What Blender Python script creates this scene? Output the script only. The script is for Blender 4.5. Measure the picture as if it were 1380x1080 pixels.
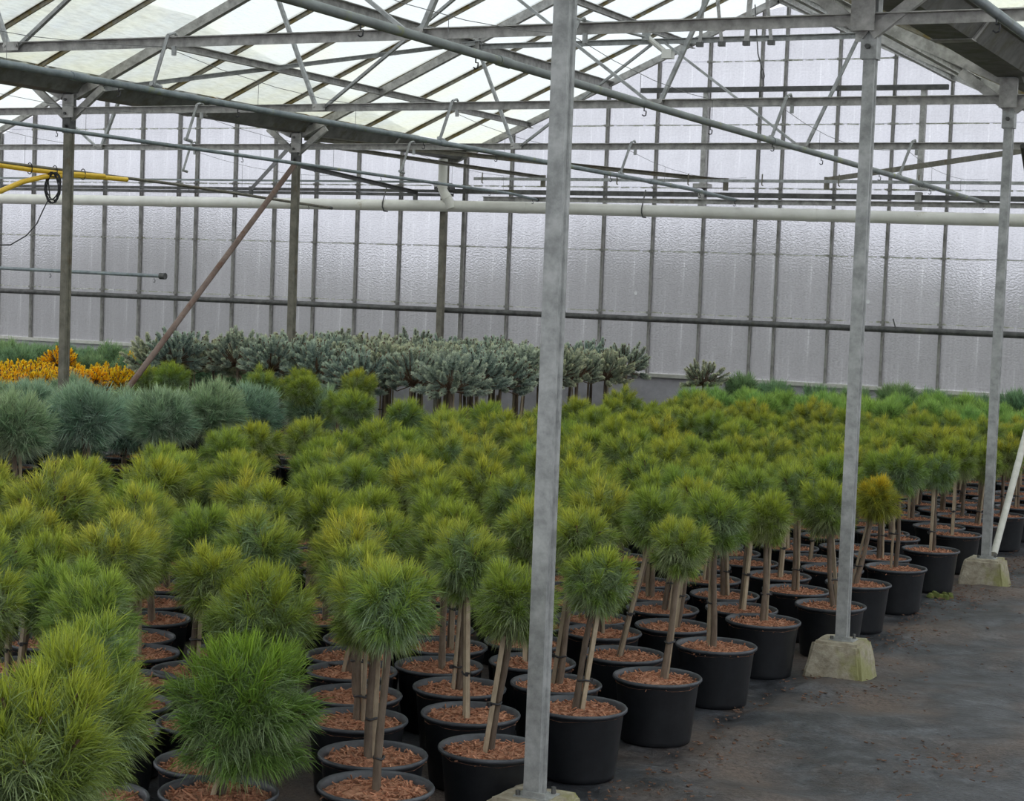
import bpy, bmesh, math, random
import numpy as np
from mathutils import Vector, Matrix

for o in list(bpy.data.objects):
    bpy.data.objects.remove(o, do_unlink=True)
SC = bpy.context.scene
COL = SC.collection
RND = random.Random(7)
PI = math.pi

# ------------------------------------------------------------------ camera, sky, exposure
CAM_F, CAM_PITCH, CAM_YAW, CAM_ROLL = 2452.63, -0.0608, -0.4588, -0.0376
CAM_C = Vector((2.1077, -4.4916, 1.5856))
_cy, _sy = math.cos(CAM_YAW), math.sin(CAM_YAW)
FW = Vector((math.cos(CAM_PITCH) * _sy, math.cos(CAM_PITCH) * _cy, math.sin(CAM_PITCH)))
_rt = Vector((_cy, -_sy, 0))
_up = _rt.cross(FW)
_c, _s = math.cos(CAM_ROLL), math.sin(CAM_ROLL)
RT = _c * _rt - _s * _up
UP = _s * _rt + _c * _up
cam_d = bpy.data.cameras.new('camera')
cam = bpy.data.objects.new('camera', cam_d)
COL.objects.link(cam)
cam_d.sensor_width = 36
cam_d.lens = 36 * CAM_F / 1380
cam_d.clip_end = 200
cam.matrix_world = Matrix((
    (RT.x, UP.x, -FW.x, CAM_C.x), (RT.y, UP.y, -FW.y, CAM_C.y), (RT.z, UP.z, -FW.z, CAM_C.z), (0, 0, 0, 1)))
SC.camera = cam


def proj(v):
    d = Vector(v) - CAM_C
    z = d.dot(FW)
    if z < .3:
        return None
    return 690 + CAM_F * d.dot(RT) / z, 540 - CAM_F * d.dot(UP) / z


world = bpy.data.worlds.new('overcast_sky')
SC.world = world
world.use_nodes = True
wn, wl = world.node_tree.nodes, world.node_tree.links
wn.clear()
w_out = wn.new('ShaderNodeOutputWorld')
w_bg = wn.new('ShaderNodeBackground')
w_tc = wn.new('ShaderNodeTexCoord')
w_sep = wn.new('ShaderNodeSeparateXYZ')
w_ramp = wn.new('ShaderNodeValToRGB')
w_ramp.color_ramp.elements[0].position = 0.0
w_ramp.color_ramp.elements[0].color = (0.74, 0.76, 0.82, 1)
w_ramp.color_ramp.elements[1].position = 0.8
w_ramp.color_ramp.elements[1].color = (1.15, 1.17, 1.2, 1)
wl.new(w_tc.outputs['Generated'], w_sep.inputs[0])
wl.new(w_sep.outputs['Z'], w_ramp.inputs[0])
wl.new(w_ramp.outputs[0], w_bg.inputs[0])
w_bg.inputs[1].default_value = 1.35
wl.new(w_bg.outputs[0], w_out.inputs[0])

SC.view_settings.view_transform = 'Standard'
SC.view_settings.look = 'None'
SC.view_settings.exposure = 0.12
SC.view_settings.gamma = 1
SC.view_settings.use_curve_mapping = False
SC.cycles.max_bounces = 8
SC.cycles.transparent_max_bounces = 16
SC.cycles.diffuse_bounces = 4
SC.cycles.transmission_bounces = 6
SC.cycles.caustics_reflective = False
SC.cycles.sample_clamp_indirect = 4


# ------------------------------------------------------------------ materials
class NT:
    def __init__(s, name):
        s.m = bpy.data.materials.new(name)
        s.m.use_nodes = True
        s.n, s.l = s.m.node_tree.nodes, s.m.node_tree.links
        s.n.clear()
        s.out = s.n.new('ShaderNodeOutputMaterial')

    def node(s, t, **kw):
        n = s.n.new('ShaderNode' + t)
        for k, v in kw.items():
            if hasattr(n, k):
                setattr(n, k, v)
            else:
                n.inputs[k.replace('_', ' ')].default_value = v
        return n

    def link(s, a, b):
        s.l.new(a, b)

    def coord(s, scale=(1, 1, 1), kind='Object'):
        tc = s.node('TexCoord')
        mp = s.node('Mapping')
        mp.inputs['Scale'].default_value = scale
        s.link(tc.outputs[kind], mp.inputs[0])
        return mp.outputs[0]

    def noise(s, vec, scale, detail=4, rough=.55):
        n = s.node('TexNoise')
        n.inputs['Scale'].default_value = scale
        n.inputs['Detail'].default_value = detail
        n.inputs['Roughness'].default_value = rough
        s.link(vec, n.inputs['Vector'])
        return n.outputs['Fac']

    def ramp(s, fac, stops):
        r = s.node('ValToRGB')
        e = r.color_ramp.elements
        while len(e) < len(stops):
            e.new(.5)
        for i, (p, c) in enumerate(stops):
            e[i].position = p
            if not hasattr(c, '__len__'):
                c = (c, c, c)
            e[i].color = (*c, 1)
        s.link(fac, r.inputs[0])
        return r.outputs[0]

    def mix(s, fac, a, b, mode='MIX'):
        m = s.node('Mix', data_type='RGBA', blend_type=mode)
        for v, i in ((fac, 0), (a, 6), (b, 7)):
            if hasattr(v, 'is_linked'):
                s.link(v, m.inputs[i])
            elif i == 0:
                m.inputs[0].default_value = v
            else:
                m.inputs[i].default_value = (*v, 1)
        return m.outputs[2]

    def bump(s, h, strength=.3, dist=.01):
        b = s.node('Bump')
        b.inputs['Strength'].default_value = strength
        b.inputs['Distance'].default_value = dist
        s.link(h, b.inputs['Height'])
        return b.outputs[0]

    def principled(s, col, rough=.5, metal=0, bump=None, spec=.5):
        p = s.node('BsdfPrincipled')
        if hasattr(col, 'is_linked'):
            s.link(col, p.inputs['Base Color'])
        else:
            p.inputs['Base Color'].default_value = (*col, 1)
        if hasattr(rough, 'is_linked'):
            s.link(rough, p.inputs['Roughness'])
        else:
            p.inputs['Roughness'].default_value = rough
        p.inputs['Metallic'].default_value = metal
        p.inputs['Specular IOR Level'].default_value = spec
        if bump is not None:
            s.link(bump, p.inputs['Normal'])
        s.link(p.outputs[0], s.out.inputs[0])
        return p


def mat_metal(name, c1, c2, rough=.5, metal=.35, stain=None, scale=18, stain_lo=.55):
    t = NT(name)
    v = t.coord(kind='Generated') if False else t.coord()
    f = t.noise(v, scale, 5, .65)
    col = t.ramp(f, [(.35, c1), (.65, c2)])
    if stain:
        g = t.noise(v, 5, 5, .7)
        col = t.mix(t.ramp(g, [(stain_lo, 0), (stain_lo + .12, .85)]), col, stain)
    t.principled(col, rough, metal, t.bump(f, .12, .004))
    return t.m


GALV = mat_metal('galvanised_steel', (.26, .27, .265), (.47, .48, .475), .5, .35)
GALV_DULL = mat_metal('weathered_galvanised_steel', (.26, .255, .24), (.52, .51, .49), .55, .3, (.20, .13, .08), 14, .64)
STEEL_OLD = mat_metal('old_stained_steel', (.125, .118, .092), (.225, .21, .165), .6, .2, (.13, .095, .05), 14, .55)
STEEL_BAR = mat_metal('grey_glazing_bar', (.19, .185, .17), (.33, .325, .30), .6, .2, (.15, .14, .08), 14, .6)
STEEL_DARK = mat_metal('dark_steel', (.06, .06, .058), (.13, .13, .125), .5, .3, (.10, .10, .045), 14, .6)
RUST = mat_metal('rusty_tube', (.16, .11, .09), (.27, .20, .17), .7, .1, (.13, .06, .035), 10, .5)
PIPE = mat_metal('algae_grey_pipe', (.15, .18, .19), (.25, .29, .30), .42, .15, (.22, .25, .05), 12, .58)
PIPE_MOSS = mat_metal('mossy_grey_pipe', (.17, .19, .19), (.27, .30, .30), .45, .15, (.28, .31, .04), 6, .56)
GUTTER = mat_metal('gutter_underside', (.10, .10, .09), (.19, .19, .175), .6, .15, (.09, .085, .05), 8, .5)
WHITE_PIPE = mat_metal('white_plastic_pipe', (.72, .71, .65), (.84, .83, .77), .4, 0, (.45, .40, .28), 4, .62)
PALE_STEEL = mat_metal('pale_painted_steel', (.50, .50, .45), (.62, .61, .56), .5, .1)
WIRE = mat_metal('thin_steel_wire', (.16, .16, .16), (.22, .22, .22), .5, .3)
BARCOL = mat_metal('algae_glazing_bar', (.16, .145, .11), (.30, .28, .23), .6, .1, (.17, .12, .02), 7, .46)
YELLOW_HOSE = mat_metal('yellow_hose', (.80, .50, .03), (.90, .60, .05), .4, 0)
BLACK_RUB = mat_metal('black_rubber', (.012, .012, .014), (.03, .03, .033), .5, 0)


def mat_concrete():
    t = NT('mossy_concrete')
    v = t.coord()
    f = t.noise(v, 30, 6, .7)
    col = t.ramp(f, [(.3, (.22, .185, .13)), (.7, (.46, .42, .33))])
    geo = t.node('NewGeometry')
    sep = t.node('SeparateXYZ')
    tc = t.node('TexCoord')
    t.link(tc.outputs['Object'], sep.inputs[0])
    m = t.node('Math', operation='MULTIPLY_ADD')
    t.link(sep.outputs['X'], m.inputs[0])
    m.inputs[1].default_value = 2.4
    g = t.noise(v, 12, 4, .6)
    t.link(g, m.inputs[2])
    k = t.ramp(m.outputs[0], [(.60, 0), (.82, .7)])
    col = t.mix(k, col, (.24, .25, .07))
    t.principled(col, .9, 0, t.bump(f, .6, .01))
    return t.m


CONCRETE = mat_concrete()


def mat_plain_concrete():
    t = NT('grey_base_wall')
    v = t.coord()
    f = t.noise(v, 9, 6, .7)
    t.principled(t.ramp(f, [(.3, (.40, .39, .42)), (.7, (.55, .54, .58))]), .85, 0, t.bump(f, .3, .01))
    return t.m


BASEWALL = mat_plain_concrete()


def mat_pot():
    t = NT('black_pot_plastic')
    v = t.coord()
    f = t.noise(v, 25, 5, .7)
    col = t.ramp(f, [(.3, (.006, .007, .009)), (.75, (.016, .0175, .021))])
    t.principled(col, .42, 0, t.bump(f, .1, .003), .5)
    return t.m


POT = mat_pot()
POT_RIM = mat_metal('pot_rim_plastic', (.040, .044, .052), (.075, .082, .095), .42, 0)


def mat_bark(name, dark, mid, light):
    t = NT(name)
    v = t.coord()
    f = t.noise(v, 60, 5, .75)
    g = t.node('NewGeometry')
    col = t.ramp(f, [(.25, dark), (.52, mid), (.8, light)])
    rnd = t.ramp(g.outputs['Random Per Island'], [(0, .55), (1, 1.35)])
    col = t.mix(1.0, col, rnd, 'MULTIPLY')
    t.principled(col, .85, 0, t.bump(f, .7, .006))
    return t.m


BARK = mat_bark('bark_mulch', (.17, .065, .036), (.43, .20, .115), (.66, .41, .28))
LITTER = mat_bark('ground_litter', (.06, .03, .02), (.16, .085, .055), (.30, .2, .14))


def mat_wood(name, a, b, scale=(30, 30, 3)):
    t = NT(name)
    v = t.coord(scale)
    f = t.noise(v, 2.5, 5, .65)
    oi = t.node('ObjectInfo')
    col = t.ramp(f, [(.3, a), (.7, b)])
    br = t.ramp(oi.outputs['Random'], [(0, .7), (1, 1.25)])
    col = t.mix(1.0, col, br, 'MULTIPLY')
    t.principled(col, .8, 0, t.bump(f, .5, .003))
    return t.m


TRUNK = mat_wood('pine_stem_bark', (.085, .06, .042), (.19, .145, .105))
STAKE = mat_wood('weathered_stake_wood', (.27, .21, .14), (.46, .38, .27))
TWIG = mat_wood('brown_twig', (.08, .05, .03), (.16, .10, .06))


def mat_needles(name, tr=.35, vary=.25, warm=(1.10, 1.04, .9), cool=(.86, .96, 1.05)):
    t = NT(name)
    a = t.node('Attribute', attribute_name='tint')
    oi = t.node('ObjectInfo')
    v = t.ramp(oi.outputs['Random'], [(0, cool), (.5, (1, 1, 1)), (1, warm)])
    col = t.mix(1.0, a.outputs['Color'], v, 'MULTIPLY')
    d = t.node('BsdfPrincipled')
    t.link(col, d.inputs['Base Color'])
    d.inputs['Roughness'].default_value = .5
    d.inputs['Specular IOR Level'].default_value = .35
    tl = t.node('BsdfTranslucent')
    t.link(col, tl.inputs[0])
    mx = t.node('MixShader')
    mx.inputs[0].default_value = tr
    t.link(d.outputs[0], mx.inputs[1])
    t.link(tl.outputs[0], mx.inputs[2])
    t.link(mx.outputs[0], t.out.inputs[0])
    return t.m


NEEDLE = mat_needles('pine_needles')
NEEDLE_BLUE = mat_needles('blue_pine_needles', .3, .2, (1.1, 1.05, .9), (.88, .97, 1.05))
NEEDLE_SPRUCE = mat_needles('spruce_needles', .25, .2, (1.12, 1.05, .95), (.9, .97, 1.03))
NEEDLE_GOLD = mat_needles('golden_needles', .35, .2, (1.05, .95, .8), (.95, 1, 1))


def mat_floor():
    t = NT('black_ground_fabric')
    v = t.coord()
    big = t.noise(v, 1.1, 6, .6)
    mid = t.noise(v, 6, 6, .7)
    fine = t.noise(v, 90, 3, .6)
    col = t.ramp(mid, [(.33, (.006, .007, .010)), (.50, (.032, .035, .042)), (.67, (.085, .091, .106))])
    col = t.mix(t.ramp(big, [(.45, 0), (.60, .85)]), col, (.125, .092, .075))
    col = t.mix(1.0, col, t.ramp(t.noise(v, 55, 5, .8), [(.34, .45), (.5, 1), (.68, 1.5)]), 'MULTIPLY')
    spk = t.noise(v, 34, 4, .75)
    col = t.mix(t.ramp(spk, [(.60, 0), (.67, .85)]), col, (.030, .018, .012))
    # pale marker threads woven into the fabric every half metre
    sep = t.node('SeparateXYZ')
    t.link(v, sep.inputs[0])
    m1 = t.node('Math', operation='PINGPONG')
    t.link(sep.outputs['Y'], m1.inputs[0])
    m1.inputs[1].default_value = .29
    m2 = t.node('Math', operation='LESS_THAN')
    t.link(m1.outputs[0], m2.inputs[0])
    m2.inputs[1].default_value = .003
    m3 = t.node('Math', operation='MULTIPLY')
    t.link(m2.outputs[0], m3.inputs[0])
    t.link(t.ramp(mid, [(.42, 0), (.62, .45)]), m3.inputs[1])
    col = t.mix(m3.outputs[0], col, (.20, .21, .22))
    rough = t.ramp(big, [(.4, .42), (.65, .75)])
    add = t.node('Math', operation='MULTIPLY_ADD')
    t.link(fine, add.inputs[0])
    add.inputs[1].default_value = .25
    t.link(mid, add.inputs[2])
    t.principled(col, rough, 0, t.bump(add.outputs[0], .8, .02), .5)
    return t.m


FABRIC = mat_floor()


def mat_outground():
    t = NT('outside_ground')
    v = t.coord()
    t.principled(t.ramp(t.noise(v, .8, 4), [(.3, (.17, .18, .14)), (.7, (.27, .27, .22))]), .9)
    return t.m


OUTGROUND = mat_outground()


def mat_hedge():
    t = NT('dark_hedge_leaves')
    v = t.coord()
    f = t.noise(v, 5, 6, .7)
    t.principled(t.ramp(f, [(.3, (.13, .135, .125)), (.7, (.29, .285, .27))]), .9, 0, t.bump(f, 1, .1))
    return t.m


HEDGE = mat_hedge()


def mat_roofglass():
    """old horticultural glass: cloudy, faintly ribbed, yellow-green algae towards the gutter end of each sheet"""
    t = NT('cloudy_roof_glass')
    v = t.coord()
    n1 = t.noise(v, 2.2, 5, .6)
    wob = t.noise(t.coord((30, 6, 30)), 1.5, 4, .6)
    at = t.node('Attribute', attribute_name='grime')
    m = t.node('Math', operation='MULTIPLY')
    t.link(at.outputs['Fac'], m.inputs[0])
    t.link(t.ramp(n1, [(.3, .15), (.65, 1)]), m.inputs[1])
    grime = m.outputs[0]
    clean = t.ramp(n1, [(.3, (.66, .71, .73)), (.7, (.75, .78, .78))])
    col = t.mix(grime, clean, (.72, .73, .54))
    tl = t.node('BsdfTranslucent')
    t.link(col, tl.inputs[0])
    t.link(t.bump(wob, .5, .02), tl.inputs['Normal'])
    tp = t.node('BsdfTransparent')
    col2 = t.mix(grime, (.80, .83, .84), (.74, .74, .52))
    t.link(col2, tp.inputs[0])
    mx = t.node('MixShader')
    mf = t.ramp(wob, [(.35, .64), (.65, .78)])
    t.link(mf, mx.inputs[0])
    t.link(tl.outputs[0], mx.inputs[2])
    t.link(tp.outputs[0], mx.inputs[1])
    t.link(mx.outputs[0], t.out.inputs[0])
    return t.m


def mat_wallglass():
    """hammered translucent glass with vertical wash marks"""
    t = NT('hammered_wall_glass')
    v = t.coord()
    oi = t.node('ObjectInfo')
    rip = t.noise(t.coord((1, 1, 1.25)), 46, 3, .6)
    streak = t.noise(t.coord((22, 1, .7)), 1.0, 4, .7)
    blot = t.noise(v, 2.4, 4, .6)
    col = t.ramp(streak, [(.32, (.54, .53, .555)), (.58, (.66, .652, .68)), (.72, (.95, .95, .98))])
    col = t.mix(1.0, col, t.ramp(oi.outputs['Random'], [(0, .84), (1, 1.04)]), 'MULTIPLY')
    col = t.mix(1.0, col, t.ramp(rip, [(.32, .80), (.68, 1.14)]), 'MULTIPLY')
    bmp = t.bump(rip, .55, .02)
    tl = t.node('BsdfTranslucent')
    t.link(col, tl.inputs[0])
    t.link(bmp, tl.inputs['Normal'])
    rf = t.node('BsdfRefraction')
    rf.inputs['Color'].default_value = (.86, .855, .90, 1)
    rf.inputs['Roughness'].default_value = .30
    rf.inputs['IOR'].default_value = 1.22
    t.link(bmp, rf.inputs['Normal'])
    gl = t.node('BsdfGlossy')
    gl.inputs['Roughness'].default_value = .22
    gl.inputs['Color'].default_value = (.9, .9, .95, 1)
    t.link(bmp, gl.inputs['Normal'])
    m1 = t.node('MixShader')
    t.link(t.ramp(blot, [(.35, .46), (.65, .62)]), m1.inputs[0])
    t.link(tl.outputs[0], m1.inputs[1])
    t.link(rf.outputs[0], m1.inputs[2])
    m2 = t.node('MixShader')
    m2.inputs[0].default_value = .06
    t.link(m1.outputs[0], m2.inputs[1])
    t.link(gl.outputs[0], m2.inputs[2])
    t.link(m2.outputs[0], t.out.inputs[0])
    return t.m


def mat_clear():
    t = NT('clear_glass_face')
    tp = t.node('BsdfTransparent')
    tp.inputs[0].default_value = (.97, .98, .98, 1)
    t.link(tp.outputs[0], t.out.inputs[0])
    return t.m


ROOFGLASS, WALLGLASS, CLEAR = mat_roofglass(), mat_wallglass(), mat_clear()
STICKER = mat_metal('white_sticker', (.8, .8, .82), (.85, .85, .87), .5, 0)


# ------------------------------------------------------------------ mesh helpers
class MB:
    def __init__(s):
        s.v, s.f, s.fm = [], [], []

    def add(s, vs, fs, mi=0):
        b = len(s.v)
        s.v += [tuple(q) for q in vs]
        s.f += [tuple(b + i for i in q) for q in fs]
        s.fm += [mi] * len(fs)
        return s

    def box(s, x0, x1, y0, y1, z0, z1, mi=0):
        vs = [(x0, y0, z0), (x1, y0, z0), (x1, y1, z0), (x0, y1, z0), (x0, y0, z1), (x1, y0, z1), (x1, y1, z1), (x0, y1, z1)]
        return s.add(vs, [(0, 3, 2, 1), (4, 5, 6, 7), (0, 1, 5, 4), (1, 2, 6, 5), (2, 3, 7, 6), (3, 0, 4, 7)], mi)

    def prism(s, poly, a, b, side, up=(0, 0, 1), mi=0):
        """extrude a closed 2-D profile (u along side, v along up) from point a to point b"""
        a, b, side, up = Vector(a), Vector(b), Vector(side), Vector(up)
        n = len(poly)
        vs = [a + side * u + up * w for u, w in poly] + [b + side * u + up * w for u, w in poly]
        fs = [(i, (i + 1) % n, n + (i + 1) % n, n + i) for i in range(n)]
        fs += [tuple(range(n))[::-1], tuple(range(n, 2 * n))]
        return s.add(vs, fs, mi)

    def bar(s, a, b, w, h, upv=(0, 0, 1), mi=0):
        a, b = Vector(a), Vector(b)
        d = (b - a).normalized()
        u = Vector(upv)
        if abs(d.dot(u)) > .98:
            u = Vector((0, 1, 0))
        sd = d.cross(u).normalized()
        u = sd.cross(d).normalized()
        return s.prism([(-w / 2, -h / 2), (w / 2, -h / 2), (w / 2, h / 2), (-w / 2, h / 2)], a, b, sd, u, mi)

    def angle(s, a, b, w, h, t=.004, upv=(0, 0, 1), flip=1):
        """L-section steel angle"""
        a, b = Vector(a), Vector(b)
        d = (b - a).normalized()
        u = Vector(upv)
        if abs(d.dot(u)) > .98:
            u = Vector((0, 1, 0))
        sd = d.cross(u).normalized() * flip
        u = Vector(upv) - d * d.dot(Vector(upv)) if abs(d.dot(Vector(upv))) < .98 else u
        u.normalize()
        return s.prism([(0, -h / 2), (0, h / 2), (w, h / 2), (w, h / 2 - t), (t, h / 2 - t), (t, -h / 2)], a, b, sd, u)

    def tube(s, pts, r, n=10, cap=True, mi=0):
        pts = [Vector(q) for q in pts]
        rs = r if hasattr(r, '__len__') else [r] * len(pts)
        base = len(s.v)
        prev = None
        rings = []
        for i, q in enumerate(pts):
            d = (pts[min(i + 1, len(pts) - 1)] - pts[max(i - 1, 0)]).normalized()
            if prev is None:
                u = Vector((0, 0, 1)) if abs(d.z) < .9 else Vector((1, 0, 0))
            else:
                u = prev
            sd = d.cross(u).normalized()
            u = sd.cross(d).normalized()
            prev = u
            rings.append([q + (sd * math.cos(2 * PI * k / n) + u * math.sin(2 * PI * k / n)) * rs[i] for k in range(n)])
        vs = [p for rg in rings for p in rg]
        fs = []
        for i in range(len(pts) - 1):
            for k in range(n):
                k2 = (k + 1) % n
                fs.append((i * n + k, i * n + k2, (i + 1) * n + k2, (i + 1) * n + k))
        if cap:
            fs.append(tuple(range(n))[::-1])
            fs.append(tuple((len(pts) - 1) * n + k for k in range(n)))
        return s.add(vs, fs, mi)

    def lathe(s, prof, n=28, c=(0, 0, 0), mi=0):
        vs = [(c[0] + r * math.cos(2 * PI * k / n), c[1] + r * math.sin(2 * PI * k / n), c[2] + z) for r, z in prof for k in range(n)]
        fs = []
        for i in range(len(prof) - 1):
            for k in range(n):
                k2 = (k + 1) % n
                fs.append((i * n + k, i * n + k2, (i + 1) * n + k2, (i + 1) * n + k))
        return s.add(vs, fs, mi)

    def mesh(s, name, mats, smooth=None):
        me = bpy.data.meshes.new(name)
        me.from_pydata(s.v, [], s.f)
        for m in (mats if isinstance(mats, (list, tuple)) else [mats]):
            me.materials.append(m)
        if any(s.fm):
            me.polygons.foreach_set('material_index', s.fm)
        if smooth:
            me.shade_smooth()
            me.set_sharp_from_angle(angle=math.radians(smooth))
        me.update()
        return me


def new(name, data, parent=None, loc=(0, 0, 0), rot=(0, 0, 0), scale=(1, 1, 1)):
    o = bpy.data.objects.new(name, data)
    COL.objects.link(o)
    if parent is not None:
        o.parent = parent
    o.location, o.rotation_euler, o.scale = loc, rot, scale
    return o


def thing(o, label, cat, group=None):
    o['label'], o['category'] = label, cat
    if group:
        o['group'] = group
    return o


def root(name, label, cat, loc=(0, 0, 0), group=None):
    return thing(new(name, None, loc=loc), label, cat, group)


ORD = ['zeroth', 'first', 'second', 'third', 'fourth', 'fifth', 'sixth', 'seventh', 'eighth', 'ninth', 'tenth', 'eleventh', 'twelfth',
       'thirteenth', 'fourteenth', 'fifteenth', 'sixteenth', 'seventeenth', 'eighteenth', 'nineteenth', 'twentieth', 'twenty-first',
       'twenty-second', 'twenty-third', 'twenty-fourth', 'twenty-fifth']

# ------------------------------------------------------------------ measures of the house
W = 6.75                 # bay width, gutter to gutter
HB = W / 2
YG = 12.0                # gable end
ZE, ZR = 2.93, 4.43      # roof plane at gutter line and ridge
CH = 2.761               # truss bottom chord
COLZ = 3.585             # collar tie
COLD = 1.62              # collar half length
Y0ROOF = -5.52


def roof_z(x):
    d = abs(((x + W * 4) % W) - HB)
    return ZR - (ZR - ZE) * d / HB


# ------------------------------------------------------------------ floor and outside
def build_floor():
    xs = np.concatenate([np.linspace(-22, -1, 30), np.arange(-.6, 3.2, .045), np.linspace(3.4, 12, 12)])
    ys = np.concatenate([np.linspace(-14, -1, 16), np.arange(-.5, 8, .06), np.linspace(8.3, 12.02, 10)])
    rs = np.random.RandomState(3)
    X, Y = np.meshgrid(xs, ys)
    Z = np.zeros_like(X)
    mask = np.clip((X + .12) / .2, 0, 1)
    for k in range(26):
        a, f = rs.uniform(0, PI), rs.uniform(2, 16)
        Z += np.sin((X * math.cos(a) + Y * math.sin(a)) * f + rs.uniform(0, 6)) * .018 / f ** .8
    Z *= mask
    # lap of two fabric sheets along the pots, and hummocks round the footings
    lap = np.exp(-((X - .0 - .04 * np.sin(Y * 2.1)) / .03) ** 2)
    Z += .012 * lap * (Y > .4) * (.6 + .4 * np.sin(Y * 17) * np.sin(Y * 5.3))
    for (bx, by) in ((.06, 2.72), (.03, 5.92), (.02, -.12)):
        Z += .022 * np.exp(-(((X - bx) / .16) ** 2 + ((Y - by) / .14) ** 2))
    n, m = len(xs), len(ys)
    vs = list(zip(X.ravel().tolist(), Y.ravel().tolist(), Z.ravel().tolist()))
    fs = [(j * n + i, j * n + i + 1, (j + 1) * n + i + 1, (j + 1) * n + i) for j in range(m - 1) for i in range(n - 1)]
    b = MB()
    b.v, b.f, b.fm = vs, fs, [0] * len(fs)
    o = new('floor', b.mesh('floor', FABRIC, 60))
    o['kind'] = 'structure'


build_floor()
b = MB()
b.box(-60, 60, 12.16, 70, -.25, -.05)
o = new('ground_outside', b.mesh('ground_outside', OUTGROUND))
o['kind'] = 'structure'


def build_hedge():
    rs = np.random.RandomState(11)
    b = MB()
    for k in range(150):
        x = -26 + k * .27
        h = 2.0 + .4 * rs.rand() + .3 * math.sin(x * .8)
        cx, cy = x, 17.5 + rs.uniform(-.4, .4)
        n, m = 7, 5
        vs, fs = [], []
        for i in range(m + 1):
            t = i / m
            for j in range(n):
                a = 2 * PI * j / n
                rr = (.75 + .15 * rs.rand()) * math.sin(PI * (.18 + .80 * t)) ** .6
                vs.append((cx + rr * math.cos(a), cy + rr * math.sin(a), -.05 + h * t))
        for i in range(m):
            for j in range(n):
                fs.append((i * n + j, i * n + (j + 1) % n, (i + 1) * n + (j + 1) % n, (i + 1) * n + j))
        fs.append(tuple(m * n + j for j in range(n)))
        b.add(vs, fs)
    o = new('hedge', b.mesh('hedge', HEDGE, 80))
    thing(o, 'dark hedge outdoors, a blurred shade behind the lower patterned wall glass', 'hedge')
    o['kind'] = 'stuff'


build_hedge()

# ------------------------------------------------------------------ gable wall of glass
BARS = [-13.86, -13.35, -12.797, -12.299, -11.781, -11.26, -10.746, -10.237, -9.995, -9.484, -8.967, -8.44, -7.922, -7.403, -6.885, -6.65,
        -6.128, -5.604, -5.097, -4.574, -4.058, -3.541, -3.305, -2.788, -2.267, -1.741, -1.214, -.70, -.12, .12, .62, 1.14, 1.66]
ROWS = [.808, 1.412, 2.007, 2.622, 3.221, 3.818, 4.6]
wall = new('wall_back', None, loc=(0, YG, 0))
wall['kind'] = 'structure'
b = MB()
b.box(BARS[0], BARS[-1], -.03, .12, 0, .80)
new('base_wall', b.mesh('base_wall', BASEWALL), wall)
b = MB()
b.box(BARS[0], BARS[-1], -.06, .13, .79, .825)
new('sill', b.mesh('sill', PALE_STEEL), wall)


def clip_top(x0, x1, z0, z1):
    """pane outline cut by the roof slope"""
    t0, t1 = roof_z(x0) - .07, roof_z(x1) - .07
    if max(t0, t1) <= z0 + .03:
        return None
    pts = [(x0, z0), (x1, z0)]
    r = min(z1, max(t1, z0))
    l = min(z1, max(t0, z0))
    pts.append((x1, r))
    if (t0 - z1) * (t1 - z1) < 0:
        xm = x0 + (x1 - x0) * (z1 - t0) / (t1 - t0)
        pts.append((xm, z1))
    pts.append((x0, l))
    return pts


for i in range(len(BARS) - 1):
    for j in range(len(ROWS) - 1):
        x0, x1 = BARS[i] + .008, BARS[i + 1] - .008
        poly = clip_top(x0, x1, ROWS[j] + .004, ROWS[j + 1] + .012)
        if not poly:
            continue
        cx, cz = (x0 + x1) / 2, ROWS[j]
        q = [(px - cx, pz - cz) for px, pz in poly]
        n = len(q)
        yo = RND.uniform(-.004, .004)
        b = MB()
        vs = [(px, yo, pz) for px, pz in q] + [(px, yo + .005, pz) for px, pz in q]
        b.add(vs, [tuple(range(n))], 0)
        b.add(vs, [tuple(range(n, 2 * n))[::-1]] + [(k, k + n, (k + 1) % n + n, (k + 1) % n) for k in range(n)], 1)
        # lapped sheets: the lower edge of each pane stands a little proud
        new('pane', b.mesh('pane', [WALLGLASS, CLEAR]), wall, (cx, .0, cz), (RND.uniform(-.006, .006), 0, RND.uniform(-.004, .004)))
        # mossy lap line on top of the lower rows
lap_mat = mat_metal('mossy_lap_line', (.34, .35, .24), (.80, .80, .78), .8, 0)
b = MB()
rs = random.Random(5)
for i in range(len(BARS) - 1):
    for z in ROWS[1:-1]:
        if z > min(roof_z(BARS[i]), roof_z(BARS[i + 1])) - .1:
            continue
        x = BARS[i] + .02
        while x < BARS[i + 1] - .02:
            l = rs.uniform(.03, .12)
            b.box(x, min(x + l, BARS[i + 1] - .015), -.012, -.006, z - rs.uniform(.001, .005), z + rs.uniform(.004, .010))
            x += l + rs.choice([0, 0, .03])
        b.box(BARS[i] + .008, BARS[i] + .05, -.018, -.008, z + .002, z + .012)
        b.box(BARS[i + 1] - .05, BARS[i + 1] - .008, -.018, -.008, z + .002, z + .012)
o = new('lap_line', b.mesh('lap_line', lap_mat), wall)
o['kind'] = 'stuff'
for i, x in enumerate(BARS):
    zt = roof_z(x) - .06
    b = MB()
    w = .0095 if i not in (14, 15, 28, 29) else .016
    b.box(-w, w, -.045, -.009, .80, zt)
    b.box(-w * 1.2, w * 1.2, .006, .02, .80, zt)
    for z in ROWS[1:-1]:
        if z < zt - .05:
            b.box(-w - .012, w + .012, -.05, -.03, z - .01, z + .012)
    new('glazing_bar', b.mesh('glazing_bar', STEEL_BAR), wall, (x, 0, 0))
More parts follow.
